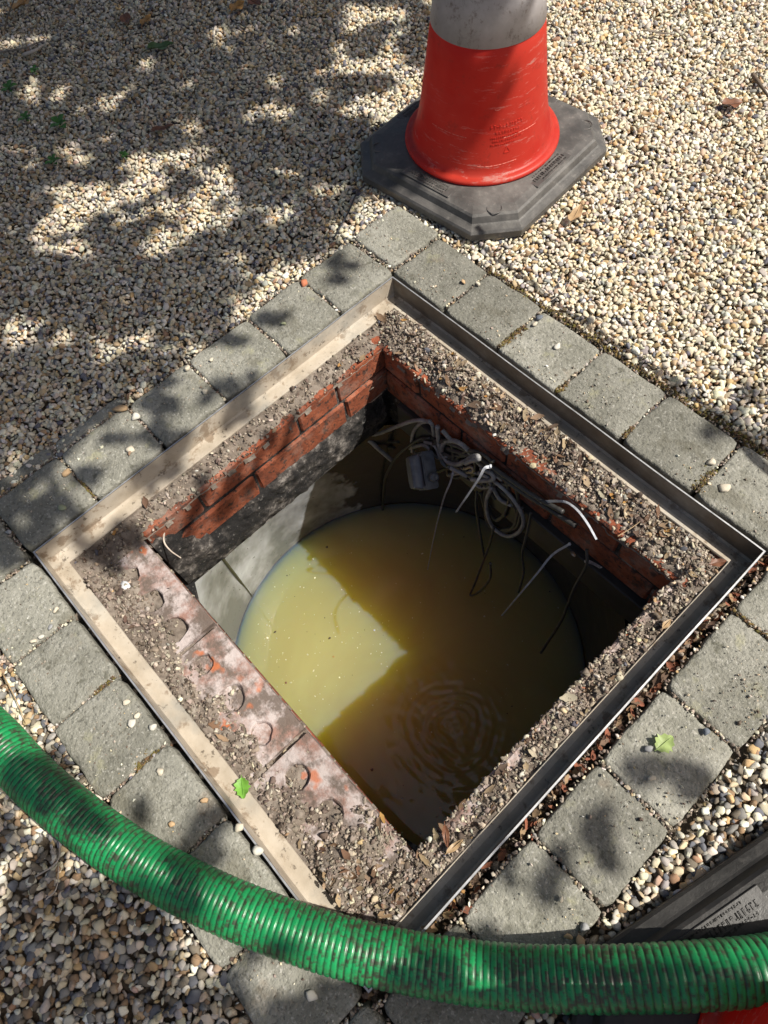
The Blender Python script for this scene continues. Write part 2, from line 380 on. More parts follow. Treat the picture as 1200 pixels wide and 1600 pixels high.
PW = np.array([20, 17, 13, 8, 4, 11, 6, 5, 9, 3.5, 14, 2.5]); PW /= PW.sum()
EARTH = np.array([(.27, .22, .175), (.17, .13, .10), (.35, .29, .235), (.42, .36, .29), (.12, .09, .07), (.50, .43, .34)]); EW = np.array([26, 22, 18, 10, 14, 10.]); EW /= EW.sum()
nr = np.random.RandomState(11)
def scatter(name, coll, nvar, P, size, pal, pw, tilt=.5, zs=1., dirt=False, label=None, cat=None):
    n = len(P); s = size(n) if callable(size) else np.full(n, size)
    rot = np.stack([nr.normal(0, tilt, n), nr.normal(0, tilt, n), nr.uniform(0, 6.283, n)], 1)
    scl = np.stack([s, s * nr.uniform(.8, 1.2, n), s * zs * nr.uniform(.8, 1.2, n)], 1)
    t = pal[nr.choice(len(pal), n, p=pw)] * nr.uniform(.8, 1.18, (n, 1)) * nr.uniform(.95, 1.05, (n, 3))
    if dirt:   # darker, greyer stones on the trodden strip by the hose
        lo = ((P[:, 1] < -.6) | ((P[:, 0] > .6) & (P[:, 1] < .4))) & (nr.rand(n) < .38); t[lo] = np.array([(.15, .155, .175), (.26, .25, .23), (.30, .20, .12), (.20, .17, .13)])[nr.randint(0, 4, lo.sum())]
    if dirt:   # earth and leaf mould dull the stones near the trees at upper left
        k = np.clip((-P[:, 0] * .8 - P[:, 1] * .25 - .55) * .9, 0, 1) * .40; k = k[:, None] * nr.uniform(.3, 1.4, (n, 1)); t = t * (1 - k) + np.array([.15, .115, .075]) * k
    return instancer(name, coll, P, rot, scl, nr.randint(0, nvar, n), np.c_[np.clip(t, 0, .85), np.ones(n)], 'stuff', label, cat)

# ------------------------------------------------------------------ ground: soil sheet with the shaft's hole in it
HO = .502
def ground():
    R = 14
    V, F = [], []
    rings = [HO, .60, .70, 1.2, 3, R]
    for r in rings:
        for k in range(32):
            q, t = divmod(k, 8); u = -1 + 2 * t / 8
            x, y = [(u, -1), (1, u), (-u, 1), (-1, -u)][q]; V.append((x * r, y * r, -.020 if r > .7 else (-.024 if r > .6 else -.058)))
    for i in range(len(rings) - 1):
        for k in range(32): F.append((i * 32 + k, i * 32 + (k + 1) % 32, (i + 1) * 32 + (k + 1) % 32, (i + 1) * 32 + k))
    o = link('ground', mk('ground', V, F, False), M['sand']); tag(o, kind='structure')
    return o
ground()

# ------------------------------------------------------------------ paving
paving = empty('paving_surround'); tag(paving, kind='structure')
BLOCKS = []
def paver(x0, x1, y0, y1, seed, drop=0., tilt=(0, 0)):
    g = .0018; x0 += g; x1 -= g; y0 += g; y1 -= g; cx, cy = (x0 + x1) / 2, (y0 + y1) / 2; hx, hy = (x1 - x0) / 2, (y1 - y0) / 2
    n = 60; r = random.Random(seed); out = []
    rad = [r.uniform(.004, .016) for _ in range(4)]
    for k in range(n):
        a = 2 * math.pi * (k + .5) / n; c, s = math.cos(a), math.sin(a)
        e = 18.; q = (abs(c) ** e + abs(s) ** e) ** (-1 / e)
        x, y = c * q * hx, s * q * hy
        ci = (0 if c > 0 else 1) + (0 if s > 0 else 2)
        # pull in near the corner
        dx, dy = hx - abs(x), hy - abs(y); rc = rad[ci]
        if dx < rc and dy < rc:
            ux, uy = rc - dx, rc - dy; L = math.hypot(ux, uy)
            if L > rc: x = math.copysign(hx - rc + ux * rc / L, x); y = math.copysign(hy - rc + uy * rc / L, y)
        nz = noise.noise(Vector((x * 22 + seed * 3.1, y * 22, seed))) * .0040 + noise.noise(Vector((x * 90, y * 90, seed))) * .0012
        L = math.hypot(x, y); out.append((x * (1 + nz / L * 1.0), y * (1 + nz / L)))
    V, F = [], []
    levels = [(0, -.07), (0, -.008), (.0014, -.003), (.0035, -.0008), (.008, 0)]
    for ins, z in levels:
        for (x, y) in out:
            L = math.hypot(x, y); f = 1 - ins / L
            V.append((x * f, y * f, z + noise.noise(Vector((x * 30, y * 30, seed))) * (.0012 if z > -.01 else 0)))
    for f0 in (.75, .5, .25):
        for (x, y) in out:
            f = f0 * (1 - .010 / math.hypot(x, y))
            V.append((x * f, y * f, .0008 + noise.noise(Vector((x * f * 22, y * f * 22, seed))) * .0016))
    V.append((0, 0, .001)); nl = len(levels) + 3
    for i in range(nl - 1):
        for k in range(n): F.append((i * n + k, i * n + (k + 1) % n, (i + 1) * n + (k + 1) % n, (i + 1) * n + k))
    c = nl * n
    for k in range(n): F.append(((nl - 1) * n + k, (nl - 1) * n + (k + 1) % n, c))
    o = link('paving_block', mk('paving_block', V, F), M['conc'], paving, (cx, cy, -drop)); o.rotation_euler = (tilt[0], tilt[1], rr(-.012, .012))
    BLOCKS.append((x0, x1, y0, y1)); return o
RX = [-.512, -.342, -.178, -.008, .160, .336, .512]
for i in range(6): paver(RX[i], RX[i + 1], .508, .668 + rr(-.004, .004), i + 1, drop=.001, tilt=(rr(-.01, .01), rr(-.01, .01)))
RY = [.512, .343, .180, .003, -.165, -.342, -.51]
for i in range(6): paver(-.664 + rr(-.004, .004), -.507, RY[i + 1], RY[i], i + 11, tilt=(rr(-.01, .01), rr(-.01, .01)))
RS = [-.49, -.325, -.170, -.006, .160, .330, .500]
for i in range(6): paver(RS[i], RS[i + 1], -.652 + rr(-.004, .004), -.508, i + 21, tilt=(rr(-.01, .01), rr(-.01, .01)))
RE = [.53, .366, .171, -.002, -.165, -.335, -.50]
for i in range(6): paver(.522, .674 + rr(-.004, .004), RE[i + 1], RE[i], i + 31, drop=.004, tilt=(rr(-.01, .01), rr(-.015, .0)))
paver(-.672, -.518, .520, .680, 41, tilt=(-.01, .012)); paver(.516, .675, .534, .69, 42); paver(.505, .665, -.66, -.505, 43); paver(-.66, -.495, -.66, -.515, 44)
paver(-.704, -.670, -.50, -.344, 45, .002); paver(-.700, -.668, -.340, -.16, 46, .002)

# ------------------------------------------------------------------ brick shaft
shaft = empty('brick_shaft', (0, 0, -.37)); tag(shaft, 'square red brick manhole shaft opened up in the gravel drive above murky water', 'brick shaft')
SH = Vector((0, 0, .37))
def shpart(name, me, mat):
    o = link(name, me, mat, shaft, SH); return o
XL, XR, YB, YT = -.41, .415, -.325, .372
TOPZ = -.066; BH = .079; JH = .012; BW = .125
def bricks_x(y0, y1, joints, z1, mat, stag=0, dz=0.):
    for a, b in zip(joints[:-1], joints[1:]):
        e = rr(-.002, .002)
        shpart('brick', bevel_box('brick', a + .003, b - .003, y0 + e, y1 + e, z1 - BH + rr(-.002, .002) - dz, z1 - dz + rr(-.002, .002), .005, .0012), mat)
def bricks_y(x0, x1, joints, z1, mat):
    for a, b in zip(joints[:-1], joints[1:]):
        e = rr(-.002, .002)
        shpart('brick', bevel_box('brick', x0 + e, x1 + e, min(a, b) + .003, max(a, b) - .003, z1 - BH + rr(-.002, .002), z1 + rr(-.002, .002), .005, .0012), mat)
Z2 = TOPZ - BH - JH
bricks_x(YT, YT + BW, [-.41, -.288, -.014, .295, .545], TOPZ, M['brick']); bricks_x(YT, YT + BW, [-.41, -.15, .13, .40, .545], Z2, M['brick'])
bricks_y(XL - BW, XL, [.50, .225, .105, -.178, -.325], TOPZ, M['brick']); bricks_y(XL - BW, XL, [.50, .24, -.045, -.30], Z2, M['brick'])
bricks_y(XR, XR + BW, [.372, .10, -.18, -.455], TOPZ, M['bricktop']); bricks_y(XR, XR + BW, [.372, .24, -.04, -.32], Z2, M['brick'])
# the row of perforated bricks laid flat along the lower left side
def holed_brick(x0, x1, y0, y1, z0, z1, depth):
    n = 3; V, F = [], []; cw = (x1 - x0) / n; K = 20
    for c in range(n):
        a0, a1 = x0 + c * cw, x0 + (c + 1) * cw; cx, cy = (a0 + a1) / 2 + rr(-.004, .004), (y0 + y1) / 2; per = []
        q = K // 4
        for s, (p0, p1) in enumerate((((a0, y0), (a1, y0)), ((a1, y0), (a1, y1)), ((a1, y1), (a0, y1)), ((a0, y1), (a0, y0)))):
            for t in range(q): per.append((p0[0] + (p1[0] - p0[0]) * t / q, p0[1] + (p1[1] - p0[1]) * t / q))
        r = rr(.019, .026); sd = rr(0, 99); base = len(V)
        jr = lambda a: 1 + .22 * noise.noise(Vector((math.cos(a) * 1.6, math.sin(a) * 1.6, sd)))
        angs = [math.atan2(p[1] - cy, p[0] - cx) for p in per]
        for p in per: V.append((p[0], p[1], z1))
        for a in angs: V.append((cx + r * 1.1 * jr(a) * math.cos(a), cy + r * 1.1 * jr(a) * math.sin(a), z1))
        for a in angs: V.append((cx + r * jr(a) * math.cos(a), cy + r * jr(a) * math.sin(a), z1 - .003))
        for a in angs: V.append((cx + r * .95 * math.cos(a), cy + r * .95 * math.sin(a), z1 - depth * rr(.7, 1.3)))
        for lv in range(3):
            for k in range(K):
                k2 = (k + 1) % K; F.append((base + lv * K + k, base + lv * K + k2, base + (lv + 1) * K + k2, base + (lv + 1) * K + k))
        F.append(tuple(base + 3 * K + k for k in range(K)))
    b = len(V); V += [(x0, y0, z1), (x1, y0, z1), (x1, y1, z1), (x0, y1, z1), (x0 - .001, y0, z0), (x1, y0, z0), (x1, y1, z0), (x0, y1, z0)]
    F += [(b + 4, b + 5, b + 1, b), (b + 5, b + 6, b + 2, b + 1), (b + 6, b + 7, b + 3, b + 2), (b + 7, b + 4, b, b + 3), (b + 7, b + 6, b + 5, b + 4)]
    V = [(x, y, z + (.0016 * noise.noise(Vector((x * 40, y * 40, 3))) if z > z0 + .01 else 0)) for x, y, z in V]
    return mk('brick', V, F, False)
HY0, HY1 = -.455, YB
for a, b, dp in ((-.40, -.152, .05), (-.142, .127, .008), (.137, .405, .012)):
    shpart('brick', holed_brick(a, b, HY0, HY1, TOPZ - BH, TOPZ, dp), M['bricktop'])
shpart('brick', bevel_box('brick', -.535, -.41, HY0, HY1, TOPZ - BH - .006, TOPZ - .012, .006, .002), M['bricktop'])
bricks_x(YB - BW, YB, [-.41, -.13, .15, .41], Z2, M['brick'])
# mortar core behind the joints (four butted slabs)
e = .006; mz0, mz1 = -.375, TOPZ - .010
core = [bevel_box('c', XL - BW, XR + BW, YT + e, YT + BW + .04, mz0, mz1, 0), bevel_box('c', XL - BW, XL - e, YB - e, YT + e - .001, mz0, mz1, 0),
        bevel_box('c', XR + e, XR + BW, YB - e, YT + e - .001, mz0, mz1, 0), bevel_box('c', XL - BW, XR + BW, YB - BW - .03, YB - e - .001, mz0, TOPZ - BH - .004, 0)]
bm = bmesh.new()
for c in core: bm.from_mesh(c)
me = bpy.data.meshes.new('mortar_bed'); bm.to_mesh(me); bm.free(); shpart('mortar_bed', me, M['mortar'])
# lumpy mortar haunch on the upper left wall
def haunch():
    V, F = [], []; NY, NZ = 150, 34; y0, y1 = -.32, .352; ztop, zbot = -.165, -.374
    for j in range(NZ + 1):
        for i in range(NY + 1):
            y = y0 + (y1 - y0) * i / NY; v = j / NZ
            top = ztop - .058 * min(1, max(0, (y + .30) / .16)) ; top += .012 * fbm(y, 0, 2, 14, 3)
            if y < -.22: top += .07 * min(1, (-.22 - y) / .06)
            z = top + (zbot - top) * v
            ed = min(1, v / .12); bul = .006 + .009 * math.sin(math.pi * v) + .011 * fbm(y, z, 1, 11, 5) + .0035 * fbm(y, z, 5, 55, 4)
            x = XL - .004 + ed * max(bul, -.001)
            if v > .97: x = XL - .02
            V.append((x, y, z))
    for j in range(NZ):
        for i in range(NY):
            a = j * (NY + 1) + i; F.append((a, a + NY + 1, a + NY + 2, a + 1))
    return mk('mortar_haunch', V, F)
o = shpart('mortar_haunch', haunch(), M['mortar']); o['label'] = 'lumpy blackened mortar under the upper left bricks'
# black lining board under the upper right bricks
shpart('lining_board', bevel_box('lining_board', -.36, .414, YT - .014, YT + .02, -.345, Z2 - BH - .004, .003), M['panel'])
for x, z in ((.069, -.232), (.222, -.232), (-.12, -.235)):
    me = mk('screw', *lathe([(.0001, 0), (.005, 0), (.0075, .002), (.0075, .004)], 12)); s = shpart('screw', me, M['screw'])
    s.rotation_euler = (math.radians(90), 0, 0); s.location = Vector((x, YT - .0185, z)) + SH
# flat soffit between brickwork and tank
V, F = [], []
K = 64
for k in range(K):
    a = 2 * math.pi * (k + .5) / K; V.append((.56 * math.cos(a), .56 * math.sin(a), -.382))
per = []
for k in range(K):
    a = 2 * math.pi * (k + .5) / K; c, s = math.cos(a), math.sin(a)
    t = min((XR + .004 if c > 0 else -XL + .004) / max(abs(c), 1e-6), (YT + .004 if s > 0 else -YB + .004) / max(abs(s), 1e-6)); V.append((c * t, s * t, -.380))
for k in range(K): F.append((k, (k + 1) % K, K + (k + 1) % K, K + k))
shpart('soffit', mk('soffit', V, F, False), M['mortar'])

# ------------------------------------------------------------------ round tank below
tank = empty('round_tank', (0, 0, -1.3)); tag(tank, 'round grey plastic tank holding the murky water below the brick shaft', 'tank')
TZ = Vector((0, 0, 1.3)); TR = .54
V, F = [], []
zs = [-.383, -.45, -.52, -.60, -.68, -.76, -.86, -1.0, -1.3]; K = 160
for j, z in enumerate(zs):
    for k in range(K):
        a = 2 * math.pi * k / K; r = TR + .003 * noise.noise(Vector((3 * math.cos(a), 3 * math.sin(a), z * 4)))
        if z < -.70: r -= .006
        V.append((r * math.cos(a), r * math.sin(a), z))
for j in range(len(zs) - 1):
    for k in range(K): F.append((j * K + k, (j + 1) * K + k, (j + 1) * K + (k + 1) % K, j * K + (k + 1) % K))
V.append((0, 0, -1.3)); 
for k in range(K): F.append(((len(zs) - 1) * K + k, len(V) - 1, (len(zs) - 1) * K + (k + 1) % K))
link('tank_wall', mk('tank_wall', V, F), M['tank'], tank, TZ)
for ang in (203,):
    a = math.radians(ang); r0, r1 = TR - .009, TR + .01; wv = .004
    me = bevel_box('rib', r0, r1, -wv, wv, -1.0, -.40, .006)
    o = link('rib', me, M['tank'], tank, TZ); o.rotation_euler = (0, 0, a)

# ------------------------------------------------------------------ water
def water():
    N = 300; R = .532; V, F = [], []; idx = -np.ones((N + 1, N + 1), int); rc = np.array([.235, -.035])
    for i in range(N + 1):
        for j in range(N + 1):
            x, y = -R + 2 * R * i / N, -R + 2 * R * j / N
            r = math.hypot(x, y)
            if r > R:
                if r < R * 1.01: x, y = x * R / r, y * R / r
                else: continue
            d = math.hypot(x - rc[0], y - rc[1]); an = math.atan2(y - rc[1], x - rc[0])
            dd = d + .010 * noise.noise(Vector((x * 14, y * 14, 0))) + .006 * math.sin(3 * an)
            h = .0038 * math.cos(dd * 2 * math.pi / .023) * math.exp(-(d / .10) ** 2) * (.6 + .8 * noise.noise(Vector((x * 12, y * 12, 4)))) 
            h += .0007 * math.cos(dd * 2 * math.pi / .05) * math.exp(-(d / .22) ** 2)
            h += .007 * noise.noise(Vector((x * 30, y * 44, 7))) * math.exp(-(d / .13) ** 2)
            h += .00055 * noise.noise(Vector((x * 9, y * 9, 3))) + .0006 * noise.noise(Vector((x * 30, y * 12, 1))) * math.exp(-(d / .35) ** 2)
            V.append((x, y, -.85 + h)); idx[i, j] = len(V) - 1
    for i in range(N):
        for j in range(N):
            q = [idx[i, j], idx[i + 1, j], idx[i + 1, j + 1], idx[i, j + 1]]
            if min(q) >= 0: F.append(tuple(int(t) for t in q))
    nb = len(V); K = 64
    for k in range(K):
        a = 2 * math.pi * k / K; V.append((R * math.cos(a), R * math.sin(a), -1.25))
    F.append(tuple(nb + K - 1 - k for k in range(K)))
    for k in range(K):
        a = 2 * math.pi * k / K; V.append((R * .999 * math.cos(a), R * .999 * math.sin(a), -.856))
    for k in range(K): F.append((nb + k, nb + (k + 1) % K, nb + K + (k + 1) % K, nb + K + k))
    o = link('water', mk('water', V, F), M['water']); tag(o, kind='structure')
water()

# ------------------------------------------------------------------ steel frame
frame = empty('manhole_frame', (0, 0, -.055)); tag(frame, 'square galvanised steel access cover frame set inside the grey paving blocks, mud on its flanges', 'manhole frame')
FZ = Vector((0, 0, .055)); RT = .0035; HT = .0015; FD = -.052; FI = .465
def rail(ang, nm='frame_side'):
    # one mitred L profile: upright rim with rolled lip, flat flange; built along x at y=+.5
    prof = [(.5, HT - .001), (.4993, HT), (.5 - RT, HT), (.5 - RT - .0004, HT - .001), (.5 - RT, -.02), (.5 - RT, FD + .004), (.5 - RT - .004, FD), (FI + .014, FD), (FI + .001, FD + .0005), (FI, FD - .001), (FI, FD - .0045), (.5, FD - .0045)]
    V, F = [], []; n = 40
    for i in range(n + 1):
        t = -1 + 2 * i / n
        for (d, z) in prof:
            bow = .0018 * noise.noise(Vector((t * 2.2, ang, d))) * (1 - t ** 4)
            V.append((t * d, d + bow, z + .0010 * noise.noise(Vector((t * 3, ang + 5, z))) * (1 - t ** 4)))
    P = len(prof)
    for i in range(n):
        for k in range(P): F.append((i * P + k, i * P + (k + 1) % P, (i + 1) * P + (k + 1) % P, (i + 1) * P + k))
    me = mk(nm, V, F, False); me.materials.append(M['steel']); me.materials.append(M['flange'] if 1 < ang < 4 else M['flange_shaded'])  # right-hand flanges get a darker copy, with the rim's shadow in the colour
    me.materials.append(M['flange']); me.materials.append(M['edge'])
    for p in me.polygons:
        if p.center.z > -.0008 and p.normal.z > .4: p.material_index = 3  # rim top coloured paler to carry its bright highlight
        elif p.center.z < FD + .006: p.material_index = 2 if abs(p.center.y) < FI + .013 else 1  # pale inner lip paints in the sunlit strip beside the rim's shadow
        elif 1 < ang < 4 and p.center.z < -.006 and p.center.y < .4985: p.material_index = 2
    o = link(nm, me, None, frame, FZ); o.rotation_euler = (0, 0, ang); return o
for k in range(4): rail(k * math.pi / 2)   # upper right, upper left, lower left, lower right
# dirt and dried clay patches on the flange (thin crusts) and the painted rim shade are part of the flange materials

# ------------------------------------------------------------------ dirt on the ledges
def ledge_h(x, y):
    # height of the dirt between the brick edge and the flange
    n1 = fbm(x, y, 0, 16, 5); n2 = fbm(x, y, 3, 70, 5); n3 = abs(fbm(x, y, 9, 34, 4))
    h = TOPZ - .004
    if y > YT - .01 and x < .44:                      # upper right ledge: deep litter
        u = (y - YT) / .093; k = .55 + .45 * min(1, max(0, (.25 - x) / .5))
        h += .004 + .024 * k * max(0, min(1, u * 1.6)) + .012 * n1 + .006 * n2
    elif x > XR - .01:                               # lower right ledge
        u = (x - XR) / .05; h += .003 + .012 * min(1, max(0, u)) + .008 * n1 + .0055 * n2
    elif x < XL + .01:                               # upper left ledge
        h += .016 + .006 * n1 + .004 * n2 - .012 * max(0, 1 - (XL - x) / .022)
    else:                                            # lower left, over the holed bricks
        u = (YB - y) / .14 + .42 * fbm(x, y, 6, 7, 3); h += -.008 + .026 * max(0, (u - .36)) / .64 + .014 * n1 + .004 * n2
        if x > .27: h += .014 * min(1, (x - .27) / .08)
        if x < -.33: h += .008 * min(1, (-.33 - x) / .06)
    return h - .012 * n3 * .6
def ledge():
    st = .0042; N = int(.94 / st); idx = {}; V, F = [], []
    for i in range(N + 1):
        for j in range(N + 1):
            x, y = -.468 + .936 * i / N, -.468 + .936 * j / N
            ex = .006 * fbm(x, y, 4, 40, 3)
            if XL + .004 + ex < x < XR - .004 + ex and YB + .003 + ex < y < YT - .004 + ex: continue
            z = ledge_h(x, y)
            ins = min(x - XL, XR - x, y - YB, YT - y)
            if ins > -.008: z -= .012 * (ins + .008) / .008
            if max(abs(x), abs(y)) > .462: z = min(z, FD - .003)
            idx[i, j] = len(V); V.append((x, y, z))
    for i in range(N):
        for j in range(N):
            q = [(i, j), (i + 1, j), (i + 1, j + 1), (i, j + 1)]
            if all(k in idx for k in q): F.append(tuple(idx[k] for k in q))
    o = link('ledge_dirt', mk('ledge_dirt', V, F), M['ledge'])
    tag(o, 'crumbly brown dirt lying on the brick ledges inside the steel frame', 'dirt', kind='stuff')
ledge()
def ledge_pts(n, fn):
    out = []
    while len(out) < n:
        x, y = nr.uniform(-.462, .462, 2)
        if XL + .003 < x < XR - .003 and YB + .003 < y < YT - .003: continue
        if nr.rand() > fn(x, y): continue
        out.append((x, y, ledge_h(x, y) + nr.uniform(-.001, .003)))
    return np.array(out)
def dens(x, y):
    if y > YT: return 1.0 if y > YT + .018 else .35
    if x > XR: return .9
    if x < XL: return .30
    if x > .28: return .8
    return .6 if y < -.395 else .12
scatter('dirt_clods', CLOD, 5, ledge_pts(11000, dens), lambda n: nr.gamma(2.5, .0016, n) + .002, EARTH, EW, 1., label='brown earth crumbs and small clods over the brick ledges', cat='dirt')
scatter('grit', PEB, 10, ledge_pts(800, lambda x, y: dens(x, y) * (1 if x > XR - .05 or y > YT else .25)), lambda n: nr.gamma(3.0, .0018, n) + .003, PALETTE * .8, PW, .8, label='loose grit and small pebbles on the brick ledges', cat='grit')
LEAFC = np.array([(.17, .10, .06), (.26, .18, .11), (.36, .27, .17), (.11, .07, .05), (.40, .22, .07), (.42, .36, .27)]); LW = np.array([25, 25, 20, 15, 5, 10.]); LW /= LW.sum()
lp = ledge_pts(260, lambda x, y: (1. if -.25 < x < .36 else .4) if y > YT + .02 else (.5 if x > .3 and y < .0 else .08)); lp[:, 2] += .003
scatter('leaf_litter', SCRAP, 5, lp, lambda n: np.minimum(nr.gamma(4, .0038, n) + .006, .032), LEAFC, LW, .5, label='shrivelled brown leaf litter caught on the ledges', cat='leaf litter')

# ------------------------------------------------------------------ gravel
def in_block(x, y, m=0.):
    for a, b, c, d in BLOCKS:
        if a - m < x < b + m and c - m < y < d + m: return True
    return False
def gravel_ok(x, y):
    if abs(x) < .505 and abs(y) < .505: return False
    m = .003 * 1 + .012 * noise.noise(Vector((x * 11, y * 11, 0)))
    if -.67 - .0 + m < x < .675 + m and -.655 + m < y < .672 + m: return False
    return True
pts, sz = [], []
def fill(x0, x1, y0, y1, p, s, layers=1, big=1., clip=None):
    nx, ny = int((x1 - x0) / p), int((y1 - y0) / p)
    for i in range(nx):
        for j in range(ny):
            for l in range(layers):
                x = x0 + (i + nr.rand()) * p; y = y0 + (j + nr.rand()) * p
                if clip and not clip(x, y): continue
                if not gravel_ok(x, y): continue
                pts.append((x, y, -.016 + .0065 * l + nr.uniform(0, .006) + .004 * fbm(x, y, 0, 5, 2))); sz.append(s * nr.uniform(.48, 1.05) * (1.35 if nr.rand() < .06 else 1) * big)
vis = lambda x, y: True
near = lambda x, y: (x < -.3 or y > .3 or True) and not (x > 1.6 or y < -1.6)
def inview(x, y, mg=110):
    q = to_px(np.array([x, y, 0.])); return -mg < q[0] < 1200 + mg and -mg < q[1] < 1600 + mg
fill(-2.9, .75, -.95, 2.35, .0108, .0165, 2, 1., lambda x, y: inview(x, y) and not (x > 0 and y < .5) and y > -.6)
fill(-1.2, 1.3, -1.3, .8, .0120, .0178, 2, 1.04, lambda x, y: inview(x, y) and ((x > 0 and y < .5) or y < -.6))
fill(-4.5, 3.0, -2.6, 4.2, .024, .026, 1, 1.2, lambda x, y: not inview(x, y))
pts = np.array(pts); sz = np.array(sz)
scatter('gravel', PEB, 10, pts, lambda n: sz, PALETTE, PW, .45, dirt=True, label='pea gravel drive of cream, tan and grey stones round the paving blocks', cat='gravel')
# joint filling: little stones and earth in the gaps between the blocks
jp = []
for a, b, c, d in BLOCKS:
    for k in range(150):
        s = nr.randint(4); t = nr.rand(); g = nr.uniform(0, .006)
        x, y = [(a + (b - a) * t, c - g), (a + (b - a) * t, d + g), (a - g, c + (d - c) * t), (b + g, c + (d - c) * t)][s]
        if abs(x) < .516 and abs(y) < .516: continue
        jp.append((x, y, -.010 + nr.uniform(0, .008)))
scatter('joint_grit', PEB, 10, np.array(jp), lambda n: nr.uniform(.003, .009, n), np.vstack([PALETTE, EARTH]), np.r_[PW * .25, EW * .75], .6, label='grit and crumbs of earth in the joints between the paving blocks', cat='grit')
cr = []
while len(cr) < 2600:
    x, y = nr.uniform(-.68, .68, 2)
    if max(abs(x), abs(y)) < .515: continue
    k = .35 if not (x > .515 or y > .515) else .5
    if nr.rand() < k * max(0, noise.noise(Vector((x * 7, y * 7, 5))) + .25): cr.append((x, y, .0012))
scatter('sand_crumbs', CLOD, 5, np.array(cr), lambda n: nr.gamma(1.5, .0011, n) + .0008, np.vstack([PALETTE, EARTH]), np.r_[PW * .4, EW * .6], 1., label='fine crumbs of sand and earth sprinkled on the paving blocks', cat='sand')
gp = []
while len(gp) < 900:
    s_ = nr.randint(4); t = nr.uniform(-.52, .52); g = .503 + abs(nr.normal(0, .008))
    x, y = [(g, t), (t, g), (-g, t), (t, -g)][s_ if nr.rand() < .5 else 0]
    gp.append((x, y, -.044 + nr.uniform(0, .020)))
scatter('gap_litter', CLOD, 5, np.array(gp), lambda n: nr.gamma(3, .0022, n) + .003, np.vstack([EARTH, LEAFC]), np.r_[EW * .6, LW * .4], 1., label='earth and crumbs packed in the gap between steel frame and paving', cat='dirt')
gl = []
for k in range(130):
    t = nr.uniform(-.48, .52); gl.append((.505 + abs(nr.normal(0, .009)), t, -.030 + nr.uniform(0, .022)))
scatter('gap_leaves', SCRAP, 5, np.array(gl), lambda n: nr.uniform(.012, .03, n), np.array([(.24, .09, .05), (.30, .20, .12), (.14, .09, .06)]), np.array([.4, .3, .3]), .7, label='reddish leaf scraps fallen in the gap outside the lower right frame side', cat='leaf litter')
# moss in joints
mp_ = []
for (x0, y0, x1, y1, n, w_) in ((-.178, .52, -.172, .60, 260, .008), (-.008, .515, -.008, .545, 120, .008), (.336, .52, .330, .58, 200, .012), (.160, .52, .160, .55, 70, .005),
                              (-.35, .672, .50, .680, 900, .010), (-.170, -.52, -.170, -.56, 110, .009), (-.006, -.53, -.006, -.58, 130, .011), (-.52, -.342, -.58, -.342, 60, .004), (.522, .366, .60, .366, 60, .003)):
    for k in range(n):
        t = nr.rand(); mp_.append((x0 + (x1 - x0) * t + nr.normal(0, w_ * .5) * (abs(y1 - y0) > abs(x1 - x0)), y0 + (y1 - y0) * t + nr.normal(0, w_ * .5) * (abs(y1 - y0) <= abs(x1 - x0)), -.006 + nr.uniform(0, .004)))
MOSSC = np.array([(.15, .125, .03), (.20, .14, .045), (.10, .072, .042), (.17, .10, .05), (.085, .07, .045)])
scatter('moss', CLOD, 5, np.array(mp_), lambda n: nr.uniform(.004, .009, n), MOSSC, np.full(5, .2), 1., label='yellow brown moss growing in the joints and along the outer edge of the paving', cat='moss')

# ------------------------------------------------------------------ traffic cones
def cone_base_mesh(hw):
    def ring(w, c, z): return [(w - c, -w, z), (w, -w + c, z), (w, w - c, z), (w - c, w, z), (-w + c, w, z), (-w, w - c, z), (-w, -w + c, z), (-w + c, -w, z)]
    prof = [(hw - .004, .085, 0), (hw, .086, .004), (hw + .001, .086, .022), (hw - .003, .085, .027), (hw - .016, .080, .031), (hw - .020, .079, .033), (hw - .026, .077, .046), (hw - .031, .075, .050), (hw - .036, .074, .051), (hw - .05, .070, .054), (.16, .055, .058), (.05, .02, .060)]
    bm = bmesh.new(); rs = []
    for w_, c, z in prof:
        r = []
        P = ring(w_, c, z)
        for i in range(8):
            a, b = Vector(P[i]), Vector(P[(i + 1) % 8])
            for t in range(4): r.append(bm.verts.new(a.lerp(b, t / 4)))
        rs.append(r)
    n = 32
    for i in range(len(rs) - 1):
        for k in range(n): bm.faces.new((rs[i][k], rs[i][(k + 1) % n], rs[i + 1][(k + 1) % n], rs[i + 1][k]))
    bm.faces.new(rs[-1]); bm.faces.new(list(reversed(rs[0])))
    me = bpy.data.meshes.new('base'); bm.to_mesh(me); bm.free(); return me
def lettering(rows, depth=.0008):
    """rows of small raised strokes, too worn to read: (x0, x1, y, height, n)"""
    parts = []; r = random.Random(3)
    for x0, x1, y, h, n in rows:
        cw = (x1 - x0) / n
        for i in range(n):
            cx = x0 + cw * (i + .5)
            for k in range(r.choice((2, 3))):
                if r.random() < .6: a, b, c, d = cx + r.uniform(-.35, .2) * cw, 0, cw * .14, h * .5
                else: a, b, c, d = cx, r.uniform(-.42, .42) * h, cw * .38, h * .08
                parts.append(([(a - c / 1, y + b - d, 0), (a + c, y + b - d, 0), (a + c, y + b + d, 0), (a - c, y + b + d, 0), (a - c * .8, y + b - d * .9, depth), (a + c * .8, y + b - d * .9, depth), (a + c * .8, y + b + d * .9, depth), (a - c * .8, y + b + d * .9, depth)],
                    [(4, 5, 6, 7), (0, 1, 5, 4), (1, 2, 6, 5), (2, 3, 7, 6), (3, 0, 4, 7)]))
    return join(parts)
